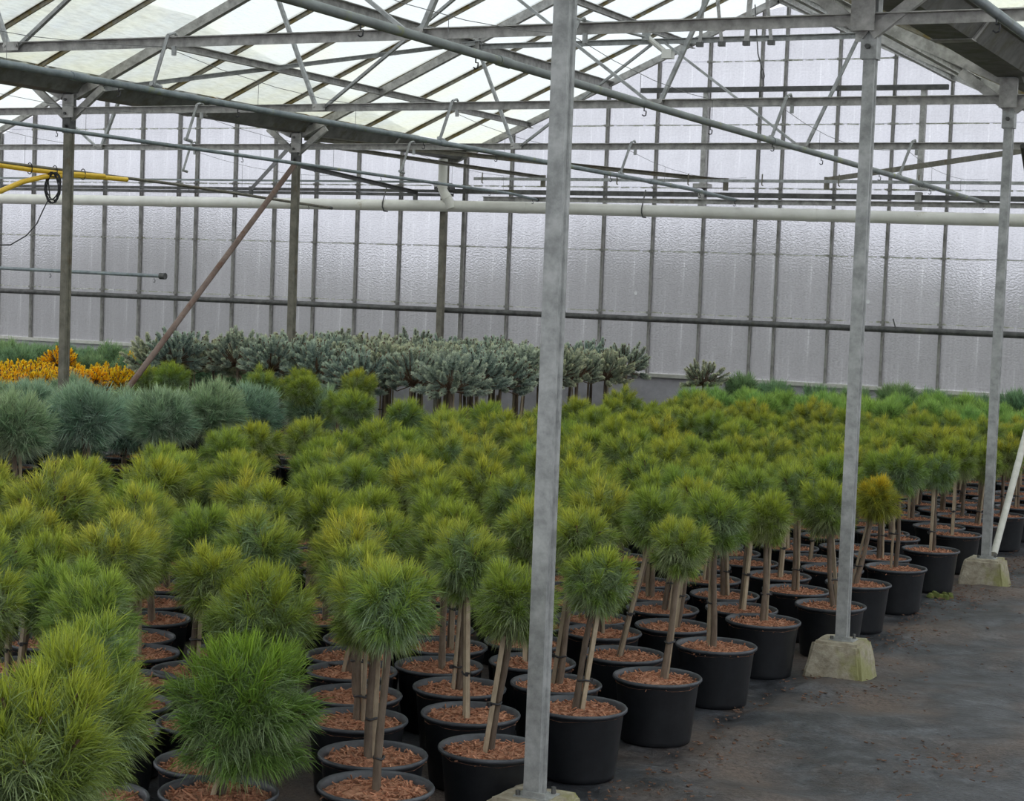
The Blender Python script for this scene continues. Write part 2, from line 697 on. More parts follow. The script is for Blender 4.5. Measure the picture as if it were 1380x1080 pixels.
for x, z in ((-6.60, 1.63), (-4.73, 1.60), (-3.30, 1.60), (-2.42, 1.60), (-1.78, 1.60), (-1.03, 1.60)):
    b = MB()
    b.lathe([(0, 0), (.02, 0), (.02, .003)], 14)
    new('round_sticker', b.mesh('round_sticker', STICKER), wall, (x, -.012, z), (PI / 2, 0, 0))
# sloping end frame under the roof, one for each slope
for x0, x1 in ((-10.125, -13.5), (-10.125, -6.75), (-3.375, -6.75), (-3.375, 0), (3.375, 0)):
    b = MB()
    zz0, zz1 = roof_z(x0) - .075, roof_z(x1) - .075
    if abs(x1) % W > .1:
        pass
    zz1 = ZE - .075
    b.bar((x0, -.10, ZR - .06), (x1, -.10, zz1 + .015), .045, .06)
    new('end_rafter', b.mesh('end_rafter', GALV_DULL), wall)
b = MB()
b.bar((-13.8, -.07, 2.572), (-6.75, -.07, 2.564), .04, .03)
b.bar((-13.8, -.10, 2.535), (-6.75, -.10, 2.525), .05, .03)
b.bar((-6.75, -.07, 2.564), (1.6, -.07, 2.545), .05, .045)
new('eaves_beam', b.mesh('eaves_beam', STEEL_DARK), wall)
b = MB()
b.bar((-13.8, -.09, 2.66), (-6.9, -.09, 2.655), .02, .02)
new('mossy_strip', b.mesh('mossy_strip', PIPE_MOSS), wall)
b = MB()
b.bar((-4.72, -.10, 3.55), (-1.76, -.10, 3.54), .05, .045)
new('upper_rail', b.mesh('upper_rail', STEEL_DARK), wall)
for x in (-4.058, -1.98):
    b = MB()
    b.box(-.024, .024, -.11, -.05, 2.62, 3.53)
    b.box(-.075, .075, -.15, -.03, 2.62, 2.66)
    b.box(-.028, .028, -.12, -.05, 2.44, 2.60)
    new('gable_stud', b.mesh('gable_stud', GALV_DULL), wall, (x, 0, 0))

# corner posts where the valley gutter meets the gable
for gx, nm in ((-6.79, 'steel stanchion at the gable behind the white downpipe'),):
    r = root('gable_stanchion', nm, 'post', (gx, 11.80, 0))
    b = MB()
    b.box(-.03, .03, -.03, .03, 0, 2.9)
    new('shaft', b.mesh('shaft', STEEL_OLD), r)
    b = MB()
    b.box(-.09, .09, -.06, .05, 2.57, 2.60)
    b.box(-.06, .06, -.05, .05, 2.60, 2.64)
    new('head_plate', b.mesh('head_plate', STEEL_DARK), r)

# ------------------------------------------------------------------ glass roof
ceiling = new('ceiling', None)
ceiling['kind'] = 'structure'
ROOF_YS = [Y0ROOF + .73 * k for k in range(25)]
slope_len = math.hypot(HB, ZR - ZE)


def roof_pane_mesh(name, sgn, t0, t1, wy):
    """one sheet, t measured from the gutter up the slope; sgn=+1 rises towards +X"""
    b = MB()
    nx, ny = 4, 2
    vs = []
    gr = []
    for L in (0, .005):
        for a in range(nx + 1):
            t = t0 + (t1 - t0) * a / nx
            for c in range(ny + 1):
                vs.append((sgn * t * HB, wy * c / ny, t * (ZR - ZE) + L))
                gr.append(max(0, 1 - t / .55) * .75 + .04 + (.16 if c != 1 else 0))
    m = (nx + 1) * (ny + 1)
    f0, f1 = [], []
    for a in range(nx):
        for c in range(ny):
            q = (a * (ny + 1) + c, (a + 1) * (ny + 1) + c, (a + 1) * (ny + 1) + c + 1, a * (ny + 1) + c + 1)
            f0.append(q)
            f1.append(tuple(m + k for k in q)[::-1])
    b.add(vs, f0, 0)
    b.f += f1
    b.fm += [1] * len(f1)
    me = b.mesh(name, [ROOFGLASS, CLEAR])
    at = me.attributes.new('grime', 'FLOAT', 'POINT')
    at.data.foreach_set('value', gr)
    return me


pane_mesh = {(s, h): roof_pane_mesh('roof_pane', s, h * .5 + (.062 if h == 0 else 0), h * .5 + .5, .70) for s in (1, -1) for h in (0, 1)}


def roof_bar_mesh(sgn):
    b = MB()
    a, c = Vector((sgn * .055 * HB, 0, .055 * (ZR - ZE))), Vector((sgn * HB, 0, ZR - ZE))
    up = Vector((-sgn * (ZR - ZE), 0, HB)).normalized()
    sd = Vector((0, 1, 0))
    b.prism([(-.016, .012), (-.016, -.004), (-.006, -.004), (-.006, -.03), (.006, -.03), (.006, -.004), (.016, -.004), (.016, .012)], a, c, sd, up)
    return b.mesh('glazing_bar', BARCOL)


bar_mesh = {s: roof_bar_mesh(s) for s in (1, -1)}
for gx in (-13.5, -6.75, 0, 6.75):
    for sgn in (1, -1):
        if (gx == -13.5 and sgn < 0) or (gx == 6.75 and sgn > 0):
            continue
        for k, y in enumerate(ROOF_YS):
            if y < 11.9:
                new('roof_bar', bar_mesh[sgn], ceiling, (gx, y, ZE))
            if k < len(ROOF_YS) - 1:
                for h in (0, 1):
                    new('pane', pane_mesh[(sgn, h)], ceiling, (gx, y + .015, ZE + RND.uniform(-.002, .002)))
for i, rx in enumerate((-10.125, -3.375, 3.375)):
    b = MB()
    b.prism([(-.07, -.05), (0, -.015), (.07, -.05), (.07, -.035), (0, .03), (-.07, -.035)], (rx, Y0ROOF, ZR), (rx, YG + .05, ZR), (1, 0, 0))
    new('ridge_cap', b.mesh('ridge_cap', GUTTER), ceiling)

# valley gutters
for gx, nm in ((-13.5, None), (-6.75, 'wide dark valley gutter carried by the old brown-grey posts'), (0, 'wide valley gutter carried by the galvanised aisle posts')):
    if nm is None:
        continue
    r = root('valley_gutter', nm, 'gutter', (gx, 0, 2.885))
    b = MB()
    y0 = Y0ROOF
    b.prism([(-.09, 0), (.09, 0), (.165, .10), (.20, .10), (.20, .108), (.16, .108), (.086, .01), (-.086, .01), (-.16, .108), (-.20, .108), (-.20, .10), (-.165, .10)],
            (0, y0, 0), (0, YG - .02, 0), (1, 0, 0))
    new('channel', b.mesh('channel', GUTTER), r)
    for y in np.arange(-4.5, 12, 3):
        b = MB()
        b.box(-.10, .10, y - .05, y + .05, -.006, .0)
        b.prism([(-.10, -.004), (.10, -.004), (.175, .098), (.165, .10), (.09, .0), (-.09, .0), (-.165, .10), (-.175, .098)], (0, y - .02, 0), (0, y + .02, 0), (1, 0, 0))
        new('joint_strap', b.mesh('joint_strap', GALV_DULL), r)

# ------------------------------------------------------------------ trusses
TRUSS_NAMES = {
    (0, 3): 'roof truss of the main bay, fixed to the post on the mossy block',
    (0, 6): 'roof truss of the main bay, fixed to the pale-braced aisle post',
    (0, 9): 'roof truss of the main bay, last one before the glass gable',
    (-1, 6): 'side-bay roof truss fixed to the old post among golden conifers',
    (-1, 9): 'side-bay roof truss fixed to the old post with the rusty brace',
    (1, 3): 'roof truss of the open aisle bay, fixed to the post on the mossy block',
    (1, 6): 'roof truss of the open aisle bay, fixed to the pale-braced post',
}


def truss(bay, y):
    cx = -HB + bay * W
    r = root('roof_truss', TRUSS_NAMES[(bay, y)], 'truss', (cx, y, CH))
    A = HB - .02
    b = MB()
    b.angle((-A, 0, 0), (A, 0, 0), .035, .05, .005)
    new('tie_bar', b.mesh('tie_bar', GALV_DULL), r)
    b = MB()
    zc = COLZ - CH
    b.angle((-COLD - .04, 0, zc), (COLD + .04, 0, zc), .03, .042, .005)
    new('collar_bar', b.mesh('collar_bar', GALV), r)
    vx = HB * (1 - .64)
    for s in (-1, 1):
        b = MB()
        b.bar((s * (vx + .03), -.02, .0), (s * COLD, -.02, zc + .01), .022, .030, (0, 1, 0))
        new('web_strut', b.mesh('web_strut', GALV), r)
        b = MB()
        b.bar((s * (vx - .03), -.015, .0), (s * .03, -.015, zc), .018, .024, (0, 1, 0))
        new('web_strut', b.mesh('web_strut', GALV), r)
        b = MB()
        e = .10
        b.bar((s * (A - .03), 0, ZE - CH - .06), (s * .03, 0, ZR - CH - .08), .045, .065)
        new('rafter', b.mesh('rafter', GALV_DULL), r)
        b = MB()
        b.bar((s * (A + .01), 0, -.06), (s * (A - .28), 0, .16), .03, .05)
        if bay == 0:
            b.box(s * A - .05, s * A + .05, -.045, -.037, -.05, .115)
        new('haunch_bracket', b.mesh('haunch_bracket', GALV_DULL), r)
        b = MB()
        b.box(s * COLD - .03, s * COLD + .03, -.04, -.03, zc - .05, zc + .10)
        new('gusset_plate', b.mesh('gusset_plate', GALV_DULL), r)
        b = MB()
        b.box(s * vx - .05, s * vx + .05, -.036, -.03, -.02, .026)
        b.tube([(s * vx - .04, -.045, .005), (s * vx - .04, -.03, .005)], .008, 8)
        b.tube([(s * vx + .04, -.045, .005), (s * vx + .04, -.03, .005)], .008, 8)
        new('gusset_plate', b.mesh('gusset_plate', GALV_DULL), r)
    for px in {0: (-5.61, -3.59, -1.34), -1: (-7.87,), 1: (.91,)}[bay]:
        b = MB()
        x = px - cx
        b.bar((x + .03, -.05, .03), (x - .055, -.05, -.22), .020, .006, (0, 1, 0))
        b.tube([(x + .03, -.05, .03), (x + .04, -.01, .045), (x + .035, .03, .02)], .008, 6)
        b.box(x + .05, x + .07, -.045, -.03, -.07, -.025)
        b.tube([(x - .06, -.06, -.21), (x - .06, .02, -.22)], .012, 8)
        new('pipe_hanger', b.mesh('pipe_hanger', GALV), r)


for k in TRUSS_NAMES:
    truss(*k)

# purlins
PNAMES = {(-5.9, 0): 'lowest and shortest roof purlin on the slope above the old posts',
          (-5.03, 0): 'wide mid-slope roof purlin on the slope above the old posts',
          (-4.22, 0): 'upper roof purlin close to the ridge, on the slope above the old posts',
          (-2.53, 0): 'upper roof purlin close to the ridge, on the slope above the aisle posts',
          (-1.72, 0): 'mid-slope roof purlin on the slope above the aisle posts',
          (-.85, 0): 'lowest roof purlin, beside the gutter of the aisle posts',
          }
for (x, _), nm in PNAMES.items():
    big = abs(x + 5.03) < .1
    h = .10 if big else .055
    z = roof_z(x) - .035 - h / 2 - .02
    b = MB()
    t = .006
    w = .05 if big else .035
    y1 = YG - .06
    b.prism([(-w / 2, -h / 2), (w / 2, -h / 2), (w / 2, -h / 2 + t), (-w / 2 + t, -h / 2 + t), (-w / 2 + t, h / 2 - t), (w / 2, h / 2 - t), (w / 2, h / 2), (-w / 2, h / 2)],
            (0, 6.0 if abs(x + 5.9) < .1 else -5, 0), (0, y1, 0), (1, 0, 0))
    thing(new('roof_purlin', b.mesh('roof_purlin', GALV_DULL), loc=(x, 0, z)), nm, 'purlin')

# wind braces in roof and at the gable
BRACES = [
    ('wind_brace', (-6.72, 6.05, 2.90), (-4.98, 9.0, 3.62), .035, .035, GALV, 'flat wind brace under the glass slope between two trusses'),
    ('wind_brace', (-6.70, 9.04, 2.84), (-3.78, 11.78, 2.68), .03, .04, STEEL_OLD, 'angle brace from the rusty-braced post to the hooked rail, longest of three'),
    ('wind_brace', (-6.70, 9.10, 2.80), (-5.69, 11.80, 2.70), .03, .035, STEEL_OLD, 'angle brace ending at the hooked rail beside the white downpipe'),
    ('wind_brace', (-6.82, 9.05, 2.80), (-9.15, 11.80, 2.56), .03, .05, STEEL_DARK, 'dark angle brace from the rusty-braced post down towards the yellow hose pipe end'),
    ('wind_brace', (-6.80, 9.06, 2.61), (-7.13, 11.80, 2.54), .03, .04, STEEL_DARK, 'dark strut from the rusty-braced post towards the thick white drain pipe'),
    ('wind_brace', (-.06, 9.04, 2.80), (-2.81, 11.80, 2.70), .03, .045, STEEL_OLD, 'angle brace reaching the hooked rail from behind the pale-braced post'),
]
for nm, a, c, w, h, m, lab in BRACES:
    a, c = Vector(a), Vector(c)
    r = root(nm, lab, 'brace', a)
    b = MB()
    b.angle((0, 0, 0), c - a, w, h, .005)
    new('bar', b.mesh('bar', m), r)
    b = MB()
    e = c - a
    b.box(e.x - .02, e.x + .03, e.y - .012, e.y, e.z - .09, e.z + .025)
    new('end_plate', b.mesh('end_plate', m), r)

# ------------------------------------------------------------------ posts on concrete footings
def footing(r, sx=.115, seed=0, h=.152):
    rs = random.Random(seed)
    bm = bmesh.new()
    bmesh.ops.create_cube(bm, size=1)
    for v in bm.verts:
        top = v.co.z > 0
        k = sx * (.90 if top else 1.18)
        v.co = Vector((math.copysign(k, v.co.x), math.copysign(k * 1.0, v.co.y), h if top else -.02))
    bmesh.ops.bevel(bm, geom=list(bm.edges), offset=.012, segments=2, affect='EDGES')
    bmesh.ops.subdivide_edges(bm, edges=[e for e in bm.edges if e.calc_length() > .08], cuts=3, use_grid_fill=True)
    for v in bm.verts:
        v.co += Vector((rs.uniform(-1, 1), rs.uniform(-1, 1), rs.uniform(-1, 1))) * .0025
    me = bpy.data.meshes.new('concrete_footing')
    bm.to_mesh(me)
    bm.free()
    me.materials.append(CONCRETE)
    new('concrete_footing', me, r)


C_PROF = [(-.022, -.027), (.026, -.027), (.026, -.010), (.021, -.008), (.021, .008), (.026, .010), (.026, .027), (-.022, .027)]
POSTS = [
    (-.058, .13, 'tallest galvanised steel post, standing in front of the aisle-edge pots', GALV, True, 1),
    (.0, 3.03, 'galvanised steel post on a mossy block, between the tallest post and the braced one', GALV, True, 2),
    (-.02, 6.02, 'galvanised steel post on a block with a pale slanting brace at its foot', GALV, True, 3),
    (-6.75, 6.0, 'old brown-grey steel post rising among the golden conifers', STEEL_OLD, False, 4),
    (-6.75, 9.0, 'old brown-grey steel post from whose head the rusty brace slants down', STEEL_OLD, False, 5),
]
for x, y, lab, m, vis, sd in POSTS:
    r = root('steel_post', lab, 'post', (x, y, 0))
    zb = .15
    zt = 2.885
    sc = 1.0 if vis else 1.12
    b = MB()
    b.prism([(u * sc, w * sc) for u, w in C_PROF], (0, 0, zb), (-x * .0, 0, zt), (1, 0, 0), (0, 1, 0))
    new('shaft', b.mesh('shaft', m), r)
    footing(r, .112 if vis else .11, sd)
    b = MB()
    b.box(-.045, .06, -.045, .045, zb - .002, zb + .006)
    b.box(-.02, .05, -.036, -.026, zb, zb + .02)
    new('base_plate', b.mesh('base_plate', m), r)
    b = MB()
    b.tube([(.045, .034, zb), (.045, .034, zb + .025)], .007, 6)
    b.tube([(-.034, -.036, zb), (-.034, -.036, zb + .02)], .007, 6)
    new('anchor_bolt', b.mesh('anchor_bolt', STEEL_DARK), r)
    # head sleeve
    b = MB()
    b.box(-.034, .034, -.034, .034, 2.60, 2.89)
    new('head_sleeve', b.mesh('head_sleeve', m if vis else STEEL_DARK), r)
    for z in (2.65, 2.74, 2.84):
        b = MB()
        b.tube([(0, -.058, z), (0, -.03, z)], .011, 6)
        new('bolt', b.mesh('bolt', STEEL_DARK), r)
    if y > 6.1 and vis:
        b = MB()
        b.box(-.036, .036, -.036, .036, 2.515, 2.53)
        new('clamp_ring', b.mesh('clamp_ring', STEEL_DARK), r)

for a, c, rr, m, lab in (
        ((-6.72, 8.93, 2.60), (-6.70, 6.10, .22), .024, RUST, 'rusty slanting tube brace between the two old brown-grey posts'),
        ((-.01, 6.20, .155), (.03, 8.9, 2.62), .021, PALE_STEEL, 'pale slanting brace rising from the foot of an aisle post'),
        ((.03, 6.22, 2.52), (.045, 8.9, .2), .022, STEEL_DARK, 'dark slanting brace falling from the head of the braced aisle post')):
    b = MB()
    b.tube([a, c], rr, 10)
    thing(new('diagonal_brace', b.mesh('diagonal_brace', m, 40)), lab, 'brace')

# ------------------------------------------------------------------ pipes
def hook_mb(b, x, y, z, s=1.0):
    b.tube([(x, y, z), (x, y, z - .02 * s), (x + .014 * s, y, z - .022 * s), (x + .014 * s, y, z - .034 * s), (x + .012 * s, y, z - .048 * s), (x, y, z - .052 * s), (x - .012 * s, y, z - .044 * s)], .004 * s, 6)


PIPES = [
    (-7.9, [(-2, 2.45), (6.5, 2.432), (8.7, 2.415), (10.0, 2.385), (11.4, 2.35)], .0135, STEEL_OLD, 'thin irrigation pipe with a yellow hose tied below', (7.0, 9, 11)),
    (-5.65, [(-2, 2.49), (4, 2.49), (8, 2.49), (11.0, 2.495), (11.6, 2.47)], .0135, PIPE, 'irrigation pipe between the yellow hose pipe and the blue-green gutter pipe', (4.58, 6.61, 7.59, 8.6, 10.58, 11.5)),
    (-3.62, [(-2, 2.51), (1.8, 2.51), (6.9, 2.52), (10.4, 2.52), (11.8, 2.49)], .0175, PIPE, 'blue-green irrigation pipe seen against the dark valley gutter', (2.65, 3.65, 5.69, 6.71, 8.7, 10.68, 11.6)),
    (-1.37, [(-2, 2.54), (.8, 2.54), (4.5, 2.525), (8.2, 2.52), (11.9, 2.51)], .0195, PIPE_MOSS, 'mossy irrigation pipe passing behind the tallest post and ending at the gable', (1.2, 2.1, 3.9, 4.84, 5.9, 6.89, 8.3, 9.8, 11.8)),
    (.88, [(-2, 2.50), (6, 2.50), (11.8, 2.49)], .0165, PIPE, 'irrigation pipe above the open aisle, at the very top corner', (1.3,)),
]
for x, yz, rr, m, lab, hooks in PIPES:
    r = root('irrigation_pipe', lab, 'pipe', (x, yz[0][0], yz[0][1]))
    b = MB()
    pts = [(0, y - yz[0][0], z - yz[0][1]) for y, z in yz]
    b.tube(pts, rr, 12)
    for k in range(3):
        y = 1.5 + 3.6 * k + .8 - yz[0][0]
        zz = np.interp(y, [q[1] for q in pts], [q[2] for q in pts])
        b.tube([(0, y, zz), (0, y + .10, zz)], rr * 1.18, 12)
    new('tube', b.mesh('tube', m, 40), r)
    b = MB()
    e = pts[-1]
    b.tube([e, (0, e[1] + .035, e[2])], rr * 1.25, 12)
    new('end_cap', b.mesh('end_cap', STEEL_DARK, 40), r)
    for y in hooks:
        zz = np.interp(y - yz[0][0], [q[1] for q in pts], [q[2] for q in pts])
        b = MB()
        hook_mb(b, 0, y - yz[0][0], zz - rr, 0.8 if rr > .015 else .65)
        new('hook', b.mesh('hook', BLACK_RUB), r)

# thin support wires above the pipes with droppers
for x, pz, lab in ((-7.9, 2.43, 'thin sagging wire with droppers above the yellow hose pipe'), (-5.65, 2.5, 'thin sagging wire with droppers between yellow hose and blue-green pipe'),
                   (-3.62, 2.53, 'thin sagging wire with droppers above the blue-green pipe'), (-1.37, 2.55, 'thin sagging wire with droppers above the mossy pipe')):
    r = root('support_wire', lab, 'wire', (x, 0, 2.72))
    b = MB()
    pts = []
    for y0 in (0, 3, 6, 9):
        for k in range(6):
            t = k / 6
            pts.append((0, y0 + 3 * t, .02 - .16 * 4 * t * (1 - t) * .6))
    pts.append((0, 11.9, .0))
    b.tube(pts, .0017, 5)
    new('strand', b.mesh('strand', WIRE), r)
    for y0 in (0, 3, 6, 9):
        for f in (.28, .62):
            y = y0 + 3 * f
            z = .02 - .16 * 4 * f * (1 - f) * .6
            b = MB()
            b.tube([(0, y, z), (0, y, pz - 2.72)], .0014, 5)
            new('dropper', b.mesh('dropper', WIRE), r)

# big white collector pipe along the gable with its downpipe
r = root('drain_pipe', 'thick white plastic drain pipe running along the glass gable', 'pipe', (0, 11.70, 2.37))
b = MB()
b.tube([(-13.8, 0, .04), (-6, 0, .03), (-2, 0, -.01), (1.6, 0, -.035)], .057, 20)
new('tube', b.mesh('tube', WHITE_PIPE, 40), r)
for x in (-10.2, -2.95, -5.9, -.2):
    z = np.interp(x, [-13.8, -6, -2, 1.6], [.04, .03, -.01, -.035])
    b = MB()
    b.tube([(x, 0, z), (x + .10, 0, z)], .0605, 20)
    new('pipe_collar', b.mesh('pipe_collar', WHITE_PIPE, 40), r)
for x in (-7.42, -4.56):
    z = np.interp(x, [-13.8, -6, -2, 1.6], [.04, .03, -.01, -.035])
    b = MB()
    b.tube([(x, .02, z + .2), (x, -.062, z + .02), (x, -.062, z - .02), (x, -.03, z - .062), (x, .05, z - .062)], .006, 6)
    new('strap', b.mesh('strap', STEEL_DARK), r)
b = MB()
b.tube([(-6.735, -.05, .50), (-6.735, -.05, .25), (-6.735, -.05, .20), (-6.70, -.05, .14), (-6.655, -.05, .08), (-6.63, -.04, .01)], .046, 16)
new('downpipe', b.mesh('downpipe', WHITE_PIPE, 40), r)
for q in ((-6.735, -.05, .235), (-6.69, -.05, .125)):
    b = MB()
    d = Vector((.04 if q[2] < .2 else 0, 0, -.05))
    b.tube([Vector(q) - d * .3, Vector(q) + d * .5], .052, 16)
    new('pipe_socket', b.mesh('pipe_socket', WHITE_PIPE, 40), r)

# heating rail at sill height along the gable
r = root('heating_rail', 'dark steel rail pipe running low along the glass gable', 'pipe', (0, 11.90, 1.352))
b = MB()
b.tube([(-13.8, 0, .0), (1.6, 0, 0)], .029, 12)
new('tube', b.mesh('tube', STEEL_DARK, 40), r)
for x in BARS[2:-2]:
    b = MB()
    b.box(x - .012, x + .012, -.008, .07, .0, .03)
    new('rail_clip', b.mesh('rail_clip', STEEL_OLD), r)
for x in (-8.6, -5.45, -2.15):
    b = MB()
    b.tube([(x, -.02, .10), (x + .035, -.025, -.005)], .006, 6)
    new('rail_pin', b.mesh('rail_pin', STEEL_DARK), r)
# hooked rail
r = root('hooked_rail', 'slim galvanised rail with upright hooks in front of the gable', 'rail', (0, 11.50, 2.665))
b = MB()
b.bar((-6.3, 0, 0), (1.4, 0, -.005), .02, .028)
new('bar', b.mesh('bar', GALV), r)
for x in np.arange(-6.2, 1.2, .72):
    b = MB()
    b.tube([(x, -.015, .06), (x, -.018, .03), (x, -.022, -.02), (x, -.02, -.04), (x + .012, -.02, -.045)], .006, 6)
    new('hook', b.mesh('hook', STEEL_OLD), r)
b = MB()
b.angle((-6.25, 11.62, 2.475), (1.4, 11.62, 2.475), .03, .045, .005)
thing(new('angle_rail', b.mesh('angle_rail', GALV_DULL)), 'flat galvanised angle bar just above the white drain pipe', 'rail')
# short rail at left
r = root('side_rail', 'short grey rail pipe ending in a cap, before the gable above golden conifers', 'pipe', (-13.6, 11.6, 1.625))
b = MB()
b.tube([(0, 0, 0), (3.44, 0, -.035)], .020, 12)
new('tube', b.mesh('tube', PIPE, 40), r)
b = MB()
b.tube([(3.43, 0, -.035), (3.50, 0, -.035)], .036, 12)
new('end_cap', b.mesh('end_cap', STEEL_DARK, 40), r)
b = MB()
hook_mb(b, 1.9, 0, -.05, .9)
hook_mb(b, 3.35, 0, -.06, .9)
new('hook', b.mesh('hook', BLACK_RUB), r)

# yellow hose and black cable at left
r = root('yellow_hose', 'yellow hose bundled under a thin pipe beside the old posts', 'hose', (-7.9, 5.5, 2.4))
b = MB()
b.tube([(.02, 0, .03), (0, 1.05, .008), (.0, 1.4, .0), (0, 1.8, .0), (.02, 2.3, .012)], .020, 10)
new('upper_run', b.mesh('upper_run', YELLOW_HOSE, 40), r)
b = MB()
b.tube([(.1, .4, -.34), (.06, .8, -.26), (.02, 1.06, -.19), (.0, 1.31, -.105), (0, 1.57, -.045), (0, 1.89, -.01), (.01, 2.2, .0), (.02, 2.6, .005)], .021, 10)
new('lower_run', b.mesh('lower_run', YELLOW_HOSE, 40), r)
for y in (1.4, 1.7, 2.05):
    b = MB()
    b.tube([(.026 * math.cos(a) + .0, y, .01 + .045 * math.sin(a)) for a in np.linspace(0, 2 * PI, 13)], .004, 6)
    new('tie', b.mesh('tie', BLACK_RUB), r)
b = MB()
pts = []
for k in range(66):
    a = k * 2 * PI / 15
    rr = .062 + .012 * math.sin(k * .7)
    pts.append((.897 * rr * math.cos(a) + .01 * math.sin(k * .37), 7.13 + .443 * rr * math.cos(a), 2.275 + rr * 1.75 * math.sin(a)))
pts += [(.0, 7.10, 2.20), (0, 7.02, 2.08), (0, 6.95, 1.97), (0, 6.83, 1.87), (0, 6.65, 1.79), (0, 6.4, 1.78), (0, 6.0, 1.85)]
b.tube(pts, .0055, 6)
thing(new('black_cable', b.mesh('black_cable', BLACK_RUB, 60), loc=(-7.86, 0, 0)), 'coil of thin black cable hanging from the yellow hose', 'cable')

# vent struts under the ridge, chain, small white fitting
for i, (x, lab) in enumerate(((-3.01, 'flat ridge vent strut ending at the collar, first of four from the white fitting'), (-2.83, 'flat ridge vent strut ending at the collar, second of four from the white fitting'),
                              (-2.63, 'flat ridge vent strut ending at the collar, third and widest of four'), (-2.43, 'flat ridge vent strut, last of four from the white fitting'))):
    r = root('vent_strut', lab, 'strut', (x, 8.93, 3.55), 'vent struts under the ridge')
    b = MB()
    top = (-.10 if i % 2 else .02, .02, .62)
    b.bar((0, 0, .0), top, .04 if i == 2 else .025, .012, (0, 1, 0))
    new('arm', b.mesh('arm', GALV_DULL), r)
    b = MB()
    b.box(-.025, .025, -.02, .02, -.025, .01)
    new('end_clip', b.mesh('end_clip', STEEL_DARK), r)
r = root('chain_turnbuckle', 'thin hanging rod with a turnbuckle before the upper gable glass', 'turnbuckle', (-3.54, 11.7, 3.95))
b = MB()
b.tube([(0, 0, .35), (.05, 0, -.1), (.095, 0, -.24)], .006, 6)
b.tube([(.115, 0, -.34), (.12, 0, -.40)], .006, 6)
new('rod', b.mesh('rod', STEEL_DARK), r)
b = MB()
b.tube([(.095, 0, -.24), (.088, 0, -.27), (.10, 0, -.33), (.115, 0, -.34), (.122, 0, -.31), (.108, 0, -.25), (.095, 0, -.24)], .006, 6)
new('turnbuckle_body', b.mesh('turnbuckle_body', STEEL_DARK), r)
r = root('vent_motor_fitting', 'small white fitting with a rod hung on the second truss', 'fitting', (-3.30, 9.0, 3.50))
b = MB()
b.box(-.04, .04, -.04, .04, -.05, .02)
b.tube([(-.02, 0, .0), (-.17, -.05, .12)], .022, 10)
new('body', b.mesh('body', WHITE_PIPE), r)
b = MB()
b.tube([(-.15, -.05, .11), (-.75, -.3, .26)], .012, 8)
b.box(-.20, -.14, -.07, -.03, .09, .17)
new('rod', b.mesh('rod', GALV), r)

# ------------------------------------------------------------------ plants
def needle_mesh(name, P, D, Lh, wd, droop, colr, mat, rs):
    """P base points, D unit directions, Lh lengths, colr per-needle rgb -> bent tapered blades"""
    n = len(P)
    side = np.cross(D, rs.normal(size=(n, 3)))
    side /= np.linalg.norm(side, axis=1)[:, None] + 1e-9
    mid = P + D * (Lh * .5)[:, None]
    D2 = D.copy()
    D2[:, 2] -= droop
    D2 /= np.linalg.norm(D2, axis=1)[:, None]
    tip = mid + D2 * (Lh * .55)[:, None]
    hw = (wd * .5)[:, None]
    V = np.stack([P - side * hw * .8, P + side * hw * .8, mid - side * hw, mid + side * hw, tip], 1).reshape(-1, 3)
    base = (np.arange(n) * 5)[:, None]
    F = np.concatenate([base + np.array([0, 1, 3]), base + np.array([0, 3, 2]), base + np.array([2, 3, 4])], 1).reshape(-1)
    C = np.ones((n, 5, 4), np.float32)
    C[:, :, :3] = colr[:, None, :]
    C[:, 4, :3] *= np.array([1.25, 1.2, 1.0])
    me = bpy.data.meshes.new(name)
    nt = n * 3
    me.vertices.add(n * 5)
    me.vertices.foreach_set('co', V.astype(np.float32).ravel())
    me.loops.add(nt * 3)
    me.loops.foreach_set('vertex_index', F.astype(np.int32))
    me.polygons.add(nt)
    me.polygons.foreach_set('loop_start', np.arange(0, nt * 3, 3, dtype=np.int32))
    at = me.color_attributes.new('tint', 'FLOAT_COLOR', 'POINT')
    at.data.foreach_set('color', C.ravel())
    me.materials.append(mat)
    me.update()
    me.validate()
    return me


def fib_dirs(n, zmin, rs):
    k = np.arange(n) + .5
    z = 1 - (1 - zmin) * k / n
    a = k * 2.399963 + rs.uniform(0, 6)
    r = np.sqrt(np.maximum(0, 1 - z * z))
    d = np.stack([r * np.cos(a), r * np.sin(a), z], 1) + rs.normal(size=(n, 3)) * .12
    return d / np.linalg.norm(d, axis=1)[:, None]


